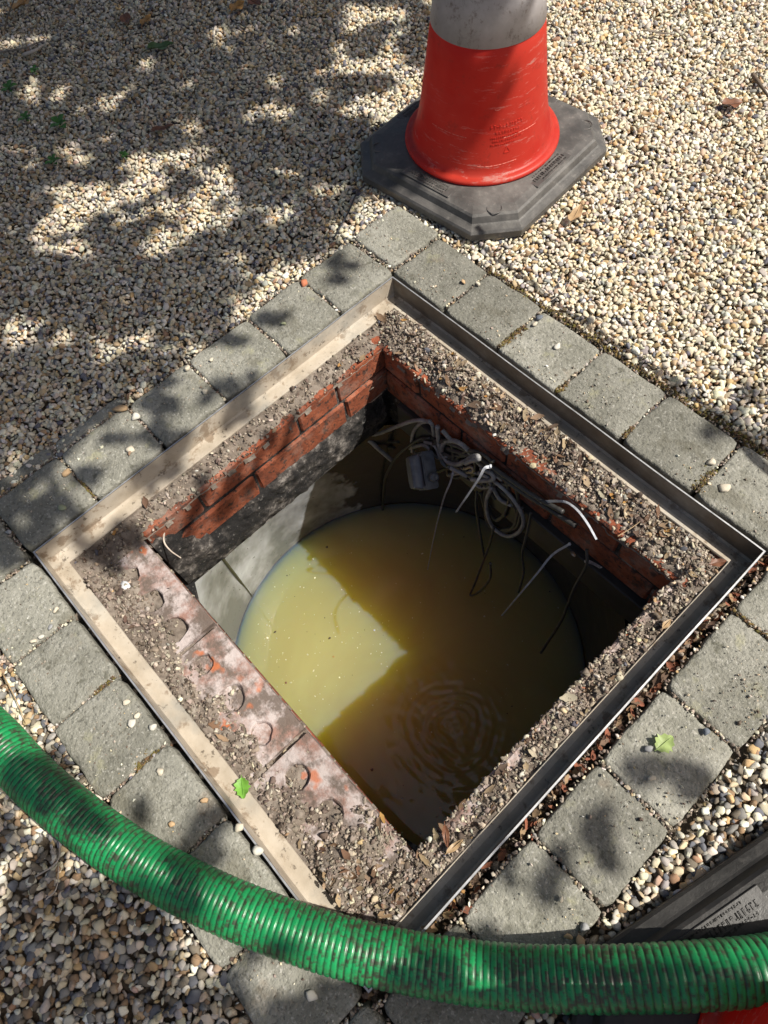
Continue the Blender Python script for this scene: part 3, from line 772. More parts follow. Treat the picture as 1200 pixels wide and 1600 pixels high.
def cone(loc, rz, label, hw=.262, rub='rubber'):
    t = empty('traffic_cone', loc, rz); tag(t, label, 'traffic cone', 'traffic cones')
    link('base', cone_base_mesh(hw), M[rub], t)
    H = .94
    def rad(z): return .0375 + (.160 - .0375) * (1 - (z - .1) / (H - .1)) + (.0 if z > .17 else .012 * ((.17 - z) / .11) ** 2)
    prof = [(.150, .057), (.190, .0575), (.194, .061), (.193, .066), (.188, .069), (.181, .0705), (.1755, .0715), (.1735, .076)]
    prof += [(rad(z) - (.002 if .335 < z < .70 else 0), z) for z in [.078, .085, .095, .11, .13, .15, .19, .24, .30, .334, .337, .40, .50, .60, .70, .703, .76, .80]]
    prof += [(rad(.8), .80), (rad(.93), .93), (rad(.93) - .006, .94), (.03, .94), (.03, .85)]
    link('cone_body', mk('cone_body', *lathe(prof, 96)), M['cone'], t)
    sp = [(rad(z) + .0008, z) for z in (.338, .42, .52, .62, .698)]
    sp = [(sp[0][0] - .0015, .3375)] + sp + [(sp[-1][0] - .0015, .6985)]
    link('reflective_sleeve', mk('reflective_sleeve', *lathe(sp, 96)), M['band'], t)
    # raised plate with worn lettering and low raised marks on the base
    for k, (dx, L, Wd) in enumerate(((0, .150, .036), (math.pi / 2, .14, .04), (math.pi, .150, .036), (-math.pi / 2, .14, .04))):
        me = bevel_box('name_plate', -L / 2, L / 2, -Wd / 2, Wd / 2, 0, .0026, .001)
        p = link('name_plate', me, M[rub], t, (math.sin(dx) * (hw - .055), -math.cos(dx) * (hw - .055), .0520)); p.rotation_euler = (0.0, 0, dx)
        l = link('embossed_lettering', mk('embossed_lettering', *lettering([(-.052, .055, .0105, .0045, 22), (-.060, .060, .000, .010, 17), (-.04, .055, -.0115, .0035, 20)], .0012), False), M[rub], p, (0, 0, .003))
    for a in (45, 135, 225, 315):
        V, F = lathe([(.016, 0), (.0165, .0015), (.0185, .0015), (.019, 0)], 20)
        link('moulded_ring', mk('moulded_ring', V, F), M[rub], t, (math.cos(math.radians(a)) * .262, math.sin(math.radians(a)) * .262, .0515))
    return t
c1 = cone((-.640, .950, -.002), math.radians(5), 'red traffic cone on a black octagonal base, standing at the top corner of the paving'); c1['group'] = 'traffic cones'
# worn embossed marks on the front of cone 1
def on_cone(V, ang0, z0, lean=.146):
    out = []
    for x, y, z in V:
        zz = z0 + y; r = .0375 + (.160 - .0375) * (1 - (zz - .1) / .84) + (.012 * ((.17 - zz) / .11) ** 2 if zz < .17 else 0) + z
        a = ang0 + x / r; out.append((r * math.cos(a), r * math.sin(a), zz))
    return out
V, F = lettering([(-.040, .040, .028, .009, 11), (-.028, .035, .014, .006, 9), (-.04, .03, .004, .0035, 15), (-.035, .04, -.004, .0035, 15), (-.04, .02, -.012, .0035, 13)], .0011)
tri = []
for k in range(3):
    a0 = math.radians(90 + 120 * k); a1 = math.radians(90 + 120 * (k + 1)); p0 = Vector((.009 * math.cos(a0), .009 * math.sin(a0) - .028, 0)); p1 = Vector((.009 * math.cos(a1), .009 * math.sin(a1) - .028, 0)); d = (p1 - p0).normalized() ; nn = Vector((-d.y, d.x, 0)) * .0011; p1 = p0 + (p1 - p0) * .86
    tri.append(([p0 - nn, p1 - nn, p1 + nn, p0 + nn] + [q + Vector((0, 0, .0012)) for q in (p0 - nn, p1 - nn, p1 + nn, p0 + nn)], [(4, 5, 6, 7), (0, 1, 5, 4), (1, 2, 6, 5), (2, 3, 7, 6), (3, 0, 4, 7)]))
V, F = join([(V, F)] + tri)
link('embossed_lettering', mk('embossed_lettering', on_cone(V, math.radians(-5 - 26), .150), F, False), M['cone'], c1)
for z0, a0, a1 in ((.155, -100, -62), (.150, -30, 5), (.093, -52, -18), (.215, -38, -33)):
    P = []
    for i in range(25):
        z = z0 + .0012 * math.sin(i * .17 + z0 * 40); a = math.radians(a0 + (a1 - a0) * i / 24 - 5); r = .0375 + .1225 * (1 - (z - .1) / .84) + (.012 * ((.17 - z) / .11) ** 2 if z < .17 else 0) - .0004; P.append(Vector((r * math.cos(a), r * math.sin(a), z)))
    link('scuff', mk('scuff', *sweep(P, lambda i: .0008 * (.3 + abs(math.sin(i * 1.9))), 6)), M['scuff'], c1)
c2 = cone((1.005, -.118, -.002), math.radians(-104), 'second traffic cone cut off at lower right, its black base edge beside the green hose', .285, 'rubber_dark')

# ------------------------------------------------------------------ green suction hose
def hose():
    P = [(-.4465, -.7931, .0408), (-.2626, -.7316, .0408), (-.0856, -.7030, .0408), (.0725, -.6610, .0408), (.1962, -.6126, .0408), (.3008, -.5610, .0408), (.3951, -.5053, .0408), (.4759, -.4496, .0412),
         (.5509, -.3902, .043), (.6200, -.3277, .050), (.6796, -.2639, .066), (.7332, -.2006, .085), (.7845, -.1372, .0958), (.8370, -.0702, .0970), (.9028, .0248, .0950)]
    path = spline(P, 3000); L = [0]
    for a, b in zip(path[:-1], path[1:]): L.append(L[-1] + (b - a).length)
    per = 10; res = []; us = []; k = 0; sd = 0.; tot = L[-1]
    while sd < tot:
        while k < len(L) - 2 and L[k + 1] < sd: k += 1
        u = (sd - L[k]) / max(1e-9, L[k + 1] - L[k]); res.append(path[k].lerp(path[k + 1], min(u, 1))); us.append(sd / tot)
        sd += (.0080 + .0030 * min(1, sd / tot * 1.15)) / per
    def rad(i):
        ph = (i % per) / per; d = abs(ph - .5) * 2; g = .0388
        return g * (1 + .052 * (1 - d ** 3.0) + .012 * noise.noise(Vector((i * .02, 1, 2))))
    seg = 64; V, F = sweep(res, rad, seg, caps=False); me = mk('suction_hose', V, F)
    uvl = me.uv_layers.new(name='UVMap'); li = np.zeros(len(me.loops), np.int32); me.loops.foreach_get('vertex_index', li)
    ring = li // seg; ang = (li % seg) / seg; uv = np.stack([ring / per, ang], 1)
    # fix the seam and rib ends inside one face
    f4 = uv.reshape(-1, 4, 2); m_ = f4[:, :, 1].max(1) - f4[:, :, 1].min(1) > .5; f4[m_, :, 1] = np.where(f4[m_, :, 1] < .5, f4[m_, :, 1] + 1, f4[m_, :, 1])
    uvl.data.foreach_set('uv', f4.astype(np.float32).ravel())
    o = link('suction_hose', me, M['hose']); tag(o, 'thick green ribbed suction hose curving across the lower corner of the frame', 'hose')
hose()

# ------------------------------------------------------------------ cables, ties and junction box in the shaft
CG = 'cables hanging on the upper right wall of the shaft'
def W(pts, d0=.335, d1=None):
    """photo points lying on a vertical sheet parallel to the upper right wall, at y=d0 running to d1"""
    n = len(pts); d1 = d0 if d1 is None else d1
    return [Vector(at_y(x, y, min(.353, .028 + d0 + (d1 - d0) * i / (n - 1)))) for i, (x, y) in enumerate(pts)]
def W3(pts): return [Vector(at_y(x, y, d)) for x, y, d in pts]
def c5(L, d0=.335, d1=None): return W([(560 + x / 5, 620 + y / 5) for x, y in L], d0, d1)
def cable(P, r, mat, label, n=60, name='cable', cat='cable', flat=1.):
    V, F = sweep(spline(P, n), lambda i: r * (1 + .06 * math.sin(i * 1.7)), 8, flat); o = link(name, mk(name, V, F), mat); tag(o, label, cat, CG if name == 'cable' else None); return o
cable(c5([(-60, 300), (30, 292), (150, 290), (300, 232), (430, 188), (520, 188), (575, 215), (590, 300)], .27, .345), .0052, M['cable'], 'grey cable arching from the duct stub over to the clip above the junction box')
cable(c5([(560, 192), (490, 205), (435, 265), (418, 345), (420, 430)], .34, .32), .0050, M['cable'], 'short grey cable curving down behind the top of the junction box')
cable(W([(672, 684), (656, 686), (640, 696), (626, 708), (614, 722), (603, 744), (600, 760)], .33, .285) + W([(598, 790), (598, 820), (601, 845), (609, 865), (622, 880), (636, 895), (643, 915)], .275, .20), .0042, M['cabledark'], 'thin dark cable trailing past the junction box down into the murky water', 90)
cable(c5([(-50, 300), (30, 318), (90, 345), (150, 400), (210, 452), (262, 497)], .27, .31), .0068, M['cable'], 'thick cut grey cable slanting down from the duct stub towards the junction box')
cable(c5([(-30, 290), (20, 322), (55, 385), (115, 447)], .27, .29), .0046, M['cable'], 'short cut grey cable end hanging right under the duct stub')
cable(c5([(-20, 300), (80, 330), (150, 352), (220, 350), (310, 352)], .28, .34), .0045, M['cabledark'], 'dark cable end running level behind the thick cut cable')
cable(c5([(60, 345), (130, 372), (200, 395), (280, 398)], .29, .345), .0048, M['cabledark'], 'lower dark cable stub behind the thick cut cable')
cable(c5([(618, 232), (626, 330), (645, 430), (700, 508), (770, 528), (835, 505), (885, 472), (930, 465), (935, 488), (880, 500), (835, 520)], .33, .30), .0062, M['cable'], 'pale grey cable making the big U loop right of the junction box', 110)
cable(c5([(648, 420), (662, 370), (700, 345), (760, 348), (825, 385), (885, 450), (935, 510), (985, 555), (1060, 600), (1130, 648)], .335, .345), .0062, M['cable'], 'grey cable bowing over the loop and running right along the wall', 100)
cable(c5([(655, 260), (690, 300), (720, 335)], .34, .345), .0058, M['cable'], 'stub of grey cable tucked against the wall above the U loop')
cable(c5([(720, 555), (790, 590), (852, 622)], .31, .32), .0058, M['cable'], 'short cut grey cable under the knot of the U loop')
cable(c5([(885, 645), (950, 655), (1020, 655), (1055, 640), (1045, 605), (1000, 580), (960, 560)], .31, .32), .0056, M['cable'], 'grey cable hooked back under the white cable tie')
cable(c5([(760, 545), (830, 560), (880, 545), (900, 580), (840, 590)], .33, .335), .0048, M['screw'], 'copper coloured cable tangled in the knot beside the U loop')
cable(W([(748, 738), (772, 752), (795, 772), (812, 796), (818, 815), (810, 832), (792, 838), (772, 826), (762, 806), (760, 782), (768, 762)], .32, .315), .0050, M['cable'], 'coiled cable loop with a sunlit grey bottom hanging right of the white tie', 110)
cable(W([(756, 742), (782, 758), (800, 782), (808, 806), (800, 826), (780, 830), (765, 815), (757, 790), (752, 770)], .335, .335), .0052, M['cabledark'], 'dark inner loop of the coil against the wall', 90)
cable(W([(700, 700), (740, 716), (780, 742), (815, 768), (850, 790), (900, 822)], .35, .35), .0065, M['cabledark'], 'dark cable clipped along the wall under the upper right bricks', 70)
cable(W([(690, 688), (735, 706), (790, 744), (835, 775), (880, 800)], .355, .355), .0060, M['cabledark'], 'upper dark cable following the brick joint of the wall', 70)
cable(W([(745, 768), (744, 790), (748, 820), (753, 850), (757, 872)], .31, .28), .0034, M['cabledark'], 'thin dark wire dangling straight below the white tie')
cable(W([(772, 823), (765, 850), (752, 885), (742, 912), (735, 930), (748, 925), (765, 905), (766, 880)], .30, .22), .0034, M['cabledark'], 'thin dark wire hooking at its end just above the water')
cable(W([(830, 800), (824, 830), (816, 866), (818, 895), (810, 925)], .32, .26), .0034, M['cabledark'], 'thin dark wire hanging below the left screw of the lining board')
cable(W([(917, 858), (916, 884), (897, 920), (878, 968), (858, 1000), (845, 1020)], .33, .22), .0036, M['cabledark'], 'thin dark wire hanging below the grey tab at the right of the wall')
for dx, wh in enumerate(('first', 'second', 'third', 'fourth')):
    cable(c5([(600 + dx * 35, 330 + dx * 55), (640 + dx * 40, 420 + dx * 50), (720 + dx * 50, 470 + dx * 60), (800 + dx * 60, 560 + dx * 40), (860 + dx * 70, 620 + dx * 60)], .345, .350), .0050, M['cabledark'], 'dark cable at the back of the tangle, %s counting from the junction box' % wh)
for k, (cx_, cy_, ra, rb, d, lab) in enumerate(((786, 792, 30, 40, .33, 'large dark coil behind the sunlit grey coil'), (778, 775, 22, 34, .335, 'smaller dark coil inside the large one'), (722, 728, 24, 20, .335, 'small dark loop behind the knot of the U loop'), (740, 722, 34, 14, .34, 'flat dark loop over the U loop'), (690, 712, 20, 26, .345, 'dark loop just right of the junction box'))):
    cable(W([(cx_ + ra * math.cos(t * .7 + k) * (1 - .02 * t), cy_ + rb * math.sin(t * .7 + k) + 5 * math.sin(t * 2.1)) for t in range(11)], d, d + .012), .0048, M['cabledark'], lab, 90)
for k, (x0, y0, x1, y1, lab) in enumerate(((640, 700, 700, 712, 'grey cable crossing above the junction box lid'), (664, 690, 704, 730, 'grey cable dropping from the clip beside the box'), (700, 742, 770, 760, 'grey cable bridging from the knot to the coil'), (735, 735, 800, 790, 'grey cable sloping from the loop down to the coil'))):
    cable(W([(x0, y0), (x0 * .6 + x1 * .4, y0 * .6 + y1 * .4 - 9), (x0 * .3 + x1 * .7, y0 * .3 + y1 * .7 + 6), (x1, y1)], .325, .335), .0052, M['cable'], lab, 40)
# cable ties: flat tapering straps
def tie(P, w0, mat, label):
    path = spline(P, 24); V, F = [], []
    for i, p in enumerate(path):
        T = (path[min(i + 1, 24)] - path[max(i - 1, 0)]).normalized(); vd = (Vector(CAM) - p).normalized(); B = T.cross(vd + Vector((.3, .2, 0))).normalized(); N = T.cross(B).normalized() * .0007; h = w0 * (1 - .35 * i / 24)
        V += [p - B * h - N, p + B * h - N, p + B * h + N, p - B * h + N]
    for i in range(24):
        for k in range(4): F.append((i * 4 + k, i * 4 + (k + 1) % 4, i * 4 + 4 + (k + 1) % 4, i * 4 + 4 + k))
    F += [(0, 1, 2, 3), (99, 98, 97, 96)]
    o = empty('cable_tie', tuple(P[0])); tag(o, label, 'cable tie', 'cable ties on the cables')
    V = [v - P[0] for v in V]; link('strap', mk('strap', V, F, False), mat, o)
    me = bevel_box('buckle', -w0, w0 * 1.2, -w0 * 1.15, w0 * 1.15, -w0 * .7, w0 * .7, w0 * .25); b = link('buckle', me, mat, o)
    b.rotation_euler = (V[96] - V[0]).to_track_quat('X', 'Z').to_euler(); return o
tie(c5([(1030, 545), (985, 560), (940, 640), (860, 760), (765, 900)], .30, .25), .0036, M['tie'], 'broad white cable tie tail slanting down left below the grey cable hook')
tie(W([(708, 738), (703, 755), (693, 780), (680, 830), (668, 890)], .30, .22), .0024, M['tieold'], 'long thin grimy cable tie tail hanging beside the junction box')
tie(W([(846, 784), (868, 783), (885, 785), (902, 797), (918, 818), (932, 843)], .345, .27), .0030, M['tie'], 'white cable tie tail arching in front of the shaded red bricks')
tie(W([(890, 850), (863, 867), (840, 895), (815, 925), (784, 962)], .34, .20), .0028, M['tie'], 'long straight pale cable tie tail pointing down left over the dark water')
tie(W([(917, 877), (926, 880), (939, 887)], .33, .31), .0042, M['tieold'], 'short blunt grey tie tab at the right end of the wall')
# junction box
jb_c = Vector(at_y(655, 737, .295))
jb = empty('junction_box', tuple(jb_c)); tag(jb, 'small grey waterproof junction box with a domed lid hanging among the cables', 'junction box')
ex = Vector(at_y(685, 733, .295)) - Vector(at_y(631, 742, .295)); ex.normalize()
vd = (Vector(CAM) - jb_c).normalized(); ez = (vd - ex * vd.dot(ex)).normalized(); ey = ez.cross(ex)
jb.rotation_euler = Matrix((ex, ey, ez)).transposed().to_euler()
bx = bevel_box('body', -.033, .033, -.049, .049, -.035, .000, .003, 0, 2); link('body', bx, M['box'], jb)
V, F = [], []; n = 28
for j in range(n + 1):
    for i in range(n + 1):
        u, v = -1 + 2 * i / n, -1 + 2 * j / n; x, y = u * .030, v * .046
        x += .0015 * math.sin(v * 3); dome = max(0, 1 - (abs(u) / .62) ** 3) * max(0, 1 - abs(v) ** 5); pinch = .006 * (1 - abs(v) ** 2) if abs(u) > .7 else 0
        V.append((x * (1 - .10 * (1 - v * v) * (abs(u) > .85)), y, -.001 + .024 * min(1, dome * 2.2) ** .8 + .004))
for j in range(n):
    for i in range(n): a = j * (n + 1) + i; F.append((a, a + 1, a + n + 2, a + n + 1))
link('lid', mk('lid', V, F), M['box'], jb)
for sx in (-1, 1):
    for sy in (-1, 1):
        link('lid_screw', mk('lid_screw', *lathe([(.0001, .0045), (.003, .0045), (.0045, .003), (.0045, 0)], 10)), M['box'], jb, (sx * .024, sy * .041, .0))
for x, y, rz in ((.036, -.020, 0), (-.036, .025, 180)):
    me = mk('cable_gland', *lathe([(.0105, -.006), (.0105, .006), (.0125, .0065), (.0125, .016), (.010, .020), (.006, .021), (.0001, .019)], 14)); g = link('cable_gland', me, M['box'], jb, (x, y, -.018)); g.rotation_euler = (0, math.radians(90), math.radians(rz))
# duct stub from the corner
P = W3([(540, 640, .30), (556, 655, .29), (568, 672, .28)])
V, F = sweep(spline(P, 10), lambda i: .026 - .0006 * i, 16, caps=True); o = link('duct_stub', mk('duct_stub', V, F), M['mortar']); tag(o, 'dusty grey duct stub at the top corner of the shaft with the cables coming out', 'duct')
# roots and scraps
def tubeobj(name, P, r0, r1, mat, label, cat, n=30, group=None):
    V, F = sweep(spline([Vector(p) for p in P], n), lambda i: r0 + (r1 - r0) * i / n, 6); o = link(name, mk(name, V, F), mat); tag(o, label, cat, group); return o
tubeobj('root', [at(258, 822, -.10), at(256, 845, -.12), at(266, 860, -.13), at(283, 872, -.14)], .0026, .0012, M['root'], 'pale curled root hanging over the upper left bricks near the left corner', 'root')
tubeobj('root', [at(228, 795, -.06), at(250, 782, -.065), at(272, 770, -.07), at(300, 745, -.07)], .0016, .001, M['root'], 'thin pale root lying along the upper left brick ledge', 'root')
for k, side in enumerate(('topmost', 'second', 'third', 'fourth', 'fifth', 'sixth', 'lowest')):
    a = at(588 + 9 * math.cos(k * 2.1), 560 + k * 9, -.12 - .01 * k); b = a + np.array([rr(-.03, .01), rr(-.03, .01), -.02 - rr(0, .03)]); c = b + np.array([rr(-.02, .02), rr(-.02, .0), -.02])
    tubeobj('corner_rootlet', [a, b, c], .0016, .0006, M['twig'], side + ' fine grey rootlet hanging in the top corner of the shaft', 'root', 10, 'rootlets in the top corner')
tubeobj('grass_straw', [at(965, 838, -.05), at(985, 826, -.048), at(1000, 815, -.046)], .001, .0008, M['leafd'], 'thin dry straw on the dirt near the right corner', 'straw')

# ------------------------------------------------------------------ loose individual things
def leaf(px, py, z, L, Wd, rz, mat, label, cat='leaf', curl=.15, lobes=0):
    c = at(px, py, z); V, F = [], []; n = 12
    for i in range(n + 1):
        t = i / n; wd = Wd * .5 * (math.sin(math.pi * t ** .8) ** .8) * (1 + (.22 * math.sin(t * 28) if lobes else .04 * math.sin(t * 20)))
        x = (t - .5) * L; zc = curl * L * (t - .5) ** 2 * 1.5
        for s in (-1, -.5, 0, .5, 1): V.append((x, s * wd, .002 + zc + abs(s) * wd * (.35 + .25 * math.sin(t * 9)) + 0))
    for i in range(n):
        for k in range(4): a = i * 5 + k; F.append((a, a + 5, a + 6, a + 1))
    st = sweep(spline([Vector((-.5 * L - .12 * L, 0, .002)), Vector((-.5 * L, 0, .003)), Vector((0, 0, .0035)), Vector((.45 * L, 0, .002 + curl * L * .3))], 8), lambda i: .0008, 5)
    V, F = join([(V, F), st]); o = link('fallen_leaf', mk('fallen_leaf', V, F), mat, None, tuple(c)); o.rotation_euler = (rr(-.15, .15), rr(-.15, .15), rz); tag(o, label, cat); return o
def ang(px0, py0, px1, py1):
    a, b = at(px0, py0), at(px1, py1); return math.atan2(b[1] - a[1], b[0] - a[0])
leaf(380, 1232, -.050, .036, .026, ang(378, 1218, 382, 1248), M['leafg'], 'small fresh bright green leaf on the muddy lower left flange', lobes=1)
leaf(1038, 1161, .002, .036, .030, ang(1025, 1172, 1052, 1150), M['leafp'], 'flat pale green leaf on the paving block right of the shaft', lobes=1, curl=.05)
leaf(899, 338, .004, .075, .030, ang(888, 362, 912, 318), M['leafd'], 'pale dry folded leaf on the gravel right of the traffic cone', curl=.3)
leaf(1143, 164, .004, .060, .036, ang(1125, 168, 1165, 160), M['leafr'], 'reddish brown leaf on the sunlit gravel near the right edge')
leaf(1030, 53, .006, .085, .012, ang(1003, 50, 1058, 56), M['twig'], 'narrow grey brown dry leaf far back on the sunlit gravel', curl=.1)
leaf(230, 33, .006, .050, .034, ang(222, 40, 240, 26), M['leafo'], 'ochre leaf on the shaded gravel at the top')
leaf(198, 32, .004, .05, .035, ang(190, 20, 205, 45), M['leafr'], 'dull red brown leaf beside the ochre leaf on the shaded gravel')
leaf(252, 75, .004, .085, .045, ang(235, 82, 270, 70), M['leaft'], 'large dark leaf on the shaded gravel below the ochre leaf')
leaf(372, 12, .006, .06, .04, ang(362, 22, 390, 4), M['leafo'], 'yellow green leaf at the top edge of the photo')
leaf(397, 4, .006, .06, .035, ang(388, 0, 410, 10), M['leafr'], 'dark red brown leaf at the top edge beside the yellow green one')
leaf(35, 8, .012, .10, .05, ang(28, 20, 48, -5), M['leafo'], 'olive brown leaf in the top left corner')
leaf(255, 202, .004, .07, .022, ang(240, 205, 270, 198), M['leafr'], 'narrow brown leaf half buried in the dappled gravel left of the cone')
leaf(1010, 180, .004, .03, .018, .5, M['leafd'], 'tiny tan leaf scrap on the sunlit gravel right of the cone')
leaf(1041, 976, -.046, .026, .012, ang(1034, 984, 1048, 968), M['leafd'], 'curled tan leaf on the narrow lower right dirt ledge')
leaf(697, 1306, -.050, .036, .012, ang(697, 1285, 703, 1330), M['leafr'], 'long curled brown leaf on the lower right ledge near the hose', curl=.5)
leaf(712, 1322, -.048, .036, .011, ang(705, 1330, 730, 1310), M['leafd'], 'curled fawn leaf next to the long brown one near the hose', curl=.6)
leaf(1122, 880, .0, .03, .016, 1.0, M['leafr'], 'red brown scrap of leaf outside the right corner of the steel frame')
def sprout(px, py, s, label):
    c = at(px, py, .002); t = empty('weed', tuple(c)); tag(t, label, 'weed')
    for k in range(7):
        a = k * 2.4; L = s * rr(.6, 1.1); V, F = [], []; n = 6
        for i in range(n + 1):
            u = i / n; wd = .32 * L * math.sin(math.pi * min(1, u + .02)) ; V += [(u * L, -wd, L * .35 * math.sin(u * 2.2)), (u * L, 0, L * .30 * math.sin(u * 2.2)), (u * L, wd, L * .35 * math.sin(u * 2.2))]
        for i in range(n): b = i * 3; F += [(b, b + 3, b + 4, b + 1), (b + 1, b + 4, b + 5, b + 2)]
        o = link('weed_leaf', mk('weed_leaf', V, F), M['weed'], t, (0, 0, .002 * k)); o.rotation_euler = (0, 0, a)
sprout(95, 197, .035, 'largest clump of green weed in the shaded gravel at upper left'); sprout(42, 188, .026, 'green seedling left of the largest weed clump'); sprout(85, 255, .028, 'green seedling in the gravel below the largest weed clump')
sprout(196, 247, .017, 'tiny green seedling in the dappled gravel well right of the weed clump'); sprout(15, 142, .03, 'green weed at the left edge of the shaded gravel'); sprout(55, 115, .02, 'tiny weed at the top of the bright patch on the upper left gravel')
def twig(P, r, label, mat='twig', cat='twig'):
    tubeobj('twig', [tuple(at(x, y, z)) for x, y, z in P], r, r * .5, M[mat], label, cat, 16)
twig([(0, 82, .006), (40, 74, .014), (70, 62, .008)], .0035, 'pale grey twig on the shaded gravel at upper left')
twig([(36, 86, .006), (56, 78, .016), (68, 70, .006)], .0055, 'thick grey bark sliver crossing the twig at upper left', 'root')
twig([(92, 40, .008), (105, 34, .01)], .004, 'short pale twig end near the top left')
twig([(100, 140, .008), (112, 136, .012), (120, 146, .006)], .004, 'pale forked twig in the bright patch of gravel at upper left', 'root')
twig([(5, 55, .01), (14, 20, .04), (26, -10, .05)], .003, 'dark twig poking out of the top left corner', 'bark')
twig([(1176, 116, .006), (1200, 150, .008)], .006, 'dark grey stick at the right edge of the sunlit gravel', 'bark')
twig([(860, 470, .006), (884, 452, .016), (900, 420, .01), (915, 432, .006)], .0011, 'fine pale stalk on the gravel right of the paving', 'root')
twig([(1100, 395, .006), (1112, 380, .016), (1118, 350, .01)], .0012, 'thin pale bent stalk on the sunlit gravel at right', 'root')
twig([(55, 1370, .006), (90, 1345, .014), (93, 1305, .01), (90, 1280, .006)], .0016, 'pale curving root on the gravel below the hose', 'root')
twig([(72, 1405, .006), (88, 1388, .01), (92, 1350, .006)], .0013, 'second thinner pale root on the gravel below the hose', 'root')
twig([(4, 1052, .004), (28, 1100, .012), (40, 1130, .006)], .0012, 'straw coloured stalk at the outer edge of the lower left paving', 'leafd')
tubeobj('cord', [tuple(at(570, 288, .01)), tuple(at(556, 305, .008)), tuple(at(545, 330, .006)), tuple(at(526, 365, .004)), tuple(at(520, 374, .002))], .0022, .0018, M['cord'], 'thin black cord running from under the cone base to the paving', 'cord')
# pebbles lying loose on the blocks
PG = 'loose pebbles lying on the paving blocks'
def loose(px, py, s, c, label, z=.004, name='pebble'):
    i = RNG.randrange(10); me = PEB.objects[i].data.copy(); me.materials.clear()
    key = 'loose_%s' % c
    if key not in MATS:
        col = dict(cream=(.58, .52, .41), tan=(.50, .34, .19), grey=(.33, .33, .33), slate=(.13, .15, .18), red=(.48, .16, .08), white=(.58, .55, .48), brown=(.26, .17, .11), green=(.34, .36, .22))[c]
        MATS[key] = mat_plain(c + '_pebble', col, .75, var=.2, sc=90)
    me.materials.append(MATS[key]); me.name = name
    k = s / 900 * 1.0; L = np.linalg.norm(at(px, py, z) - CAM); k = s * L / 1080
    o = link(name, me, None, None, tuple(at(px, py, z))); o.scale = (k, k, k); o.rotation_euler = (rr(-.3, .3), rr(-.3, .3), rr(0, 6)); tag(o, label, 'pebble', PG)
for a in [(747, 443, 10, 'cream', 'cream pebble by the joint of the first upper right block from the top corner'), (724, 440, 8, 'tan', 'small tan pebble left of the cream one near the top of the upper right row'),
 (842, 496, 12, 'slate', 'blue grey pebble in the mossy joint of the upper right row'), (871, 541, 14, 'white', 'white pebble lying mid block on the upper right row'), (836, 506, 9, 'cream', 'cream pebble just left of the white mid block one'),
 (982, 556, 12, 'cream', 'cream pebble at the outer end of a joint in the upper right row'), (1131, 762, 18, 'cream', 'largest pale pebble, on the last upper right block before the right corner'), (1112, 722, 13, 'cream', 'pale pebble in the joint above the largest one'),
 (1078, 612, 11, 'white', 'white chip near the outer edge of the upper right row'), (924, 500, 13, 'cream', 'pale chip at the outer corner between two upper right blocks'),
 (475, 442, 12, 'red', 'brick red pebble at the outer edge of the upper left row'), (443, 505, 10, 'green', 'greenish pebble on the third upper left block'), (330, 562, 8, 'cream', 'cream pebble on the fourth upper left block'),
 (293, 575, 13, 'cream', 'cream pebble at the outer corner of the fourth upper left block'), (320, 612, 11, 'cream', 'pale pebble in the sun patch of the fifth upper left block'), (203, 702, 13, 'cream', 'round cream pebble lit on the sixth upper left block'),
 (202, 708, 9, 'brown', 'brown pebble touching the round cream one on the upper left row'), (103, 739, 15, 'tan', 'tan pebble at the joint corner of the left block'), (97, 793, 12, 'green', 'pale green grey pebble on the big shaded block at left'),
 (13, 831, 10, 'grey', 'grey pebble in the joint at the left edge'), (188, 638, 24, 'tan', 'large angular tan stone at the edge of the upper left paving'), (212, 651, 14, 'white', 'white pebble at the gravel edge beside the large tan stone'),
 (53, 1001, 11, 'cream', 'cream pebble in the first joint of the lower left row'), (64, 995, 9, 'white', 'white pebble next to the cream one in the lower left row'), (79, 979, 10, 'grey', 'grey pebble nearest the frame in the first lower left joint'), (87, 952, 12, 'cream', 'pale chip on the first lower left block'),
 (198, 1097, 11, 'cream', 'upper cream pebble on the second lower left block'), (206, 1129, 15, 'white', 'angular white pebble on the second lower left block'), (238, 1136, 12, 'white', 'white pebble right of the angular one on the lower left row'), (214, 1118, 9, 'cream', 'small cream pebble between the angular one and the upper one'),
 (250, 1206, 12, 'cream', 'round cream pebble on the third lower left block'), (320, 1250, 13, 'tan', 'tan pebble in front of the third lower left block shadow'), (268, 1288, 9, 'tan', 'tiny tan pebble above the hose on the lower left row'), (402, 1328, 16, 'white', 'flat white chip on the block just above the hose'), (373, 1293, 14, 'cream', 'cream pebble against the frame above the hose'),
 (487, 1556, 15, 'white', 'white pebble on the block below the hose'), (1019, 1215, 12, 'cream', 'cream pebble on the block under the pale green leaf'), (1014, 1170, 12, 'grey', 'grey pebble just left of the pale green leaf'),
 (1104, 1143, 11, 'slate', 'slate pebble in the joint of the lower right row'), (914, 1449, 13, 'grey', 'grey pebble in the shade on the block above the hose'), (889, 1463, 11, 'tan', 'tan pebble in the shade close to the hose'), (877, 1406, 10, 'cream', 'cream pebble at the edge of the cone shadow'), (907, 1472, 16, 'tan', 'tan stone wedged between block and cone base above the hose')]:
    loose(*a)
o = loose  # pebbles done
# chalky chip and the brick dust lumps on the lower left ledge
c = at(195, 916, -.06); me = blob_mesh('c', 2, .6, (.7, .35), 77, .8); me.name = 'chalk_chip'; o = link('chalk_chip', me, M['ptile'], None, tuple(c)); o.scale = (.030, .030, .030); tag(o, 'whitish chalk chip beside the open hole of the first flat brick', 'chip')
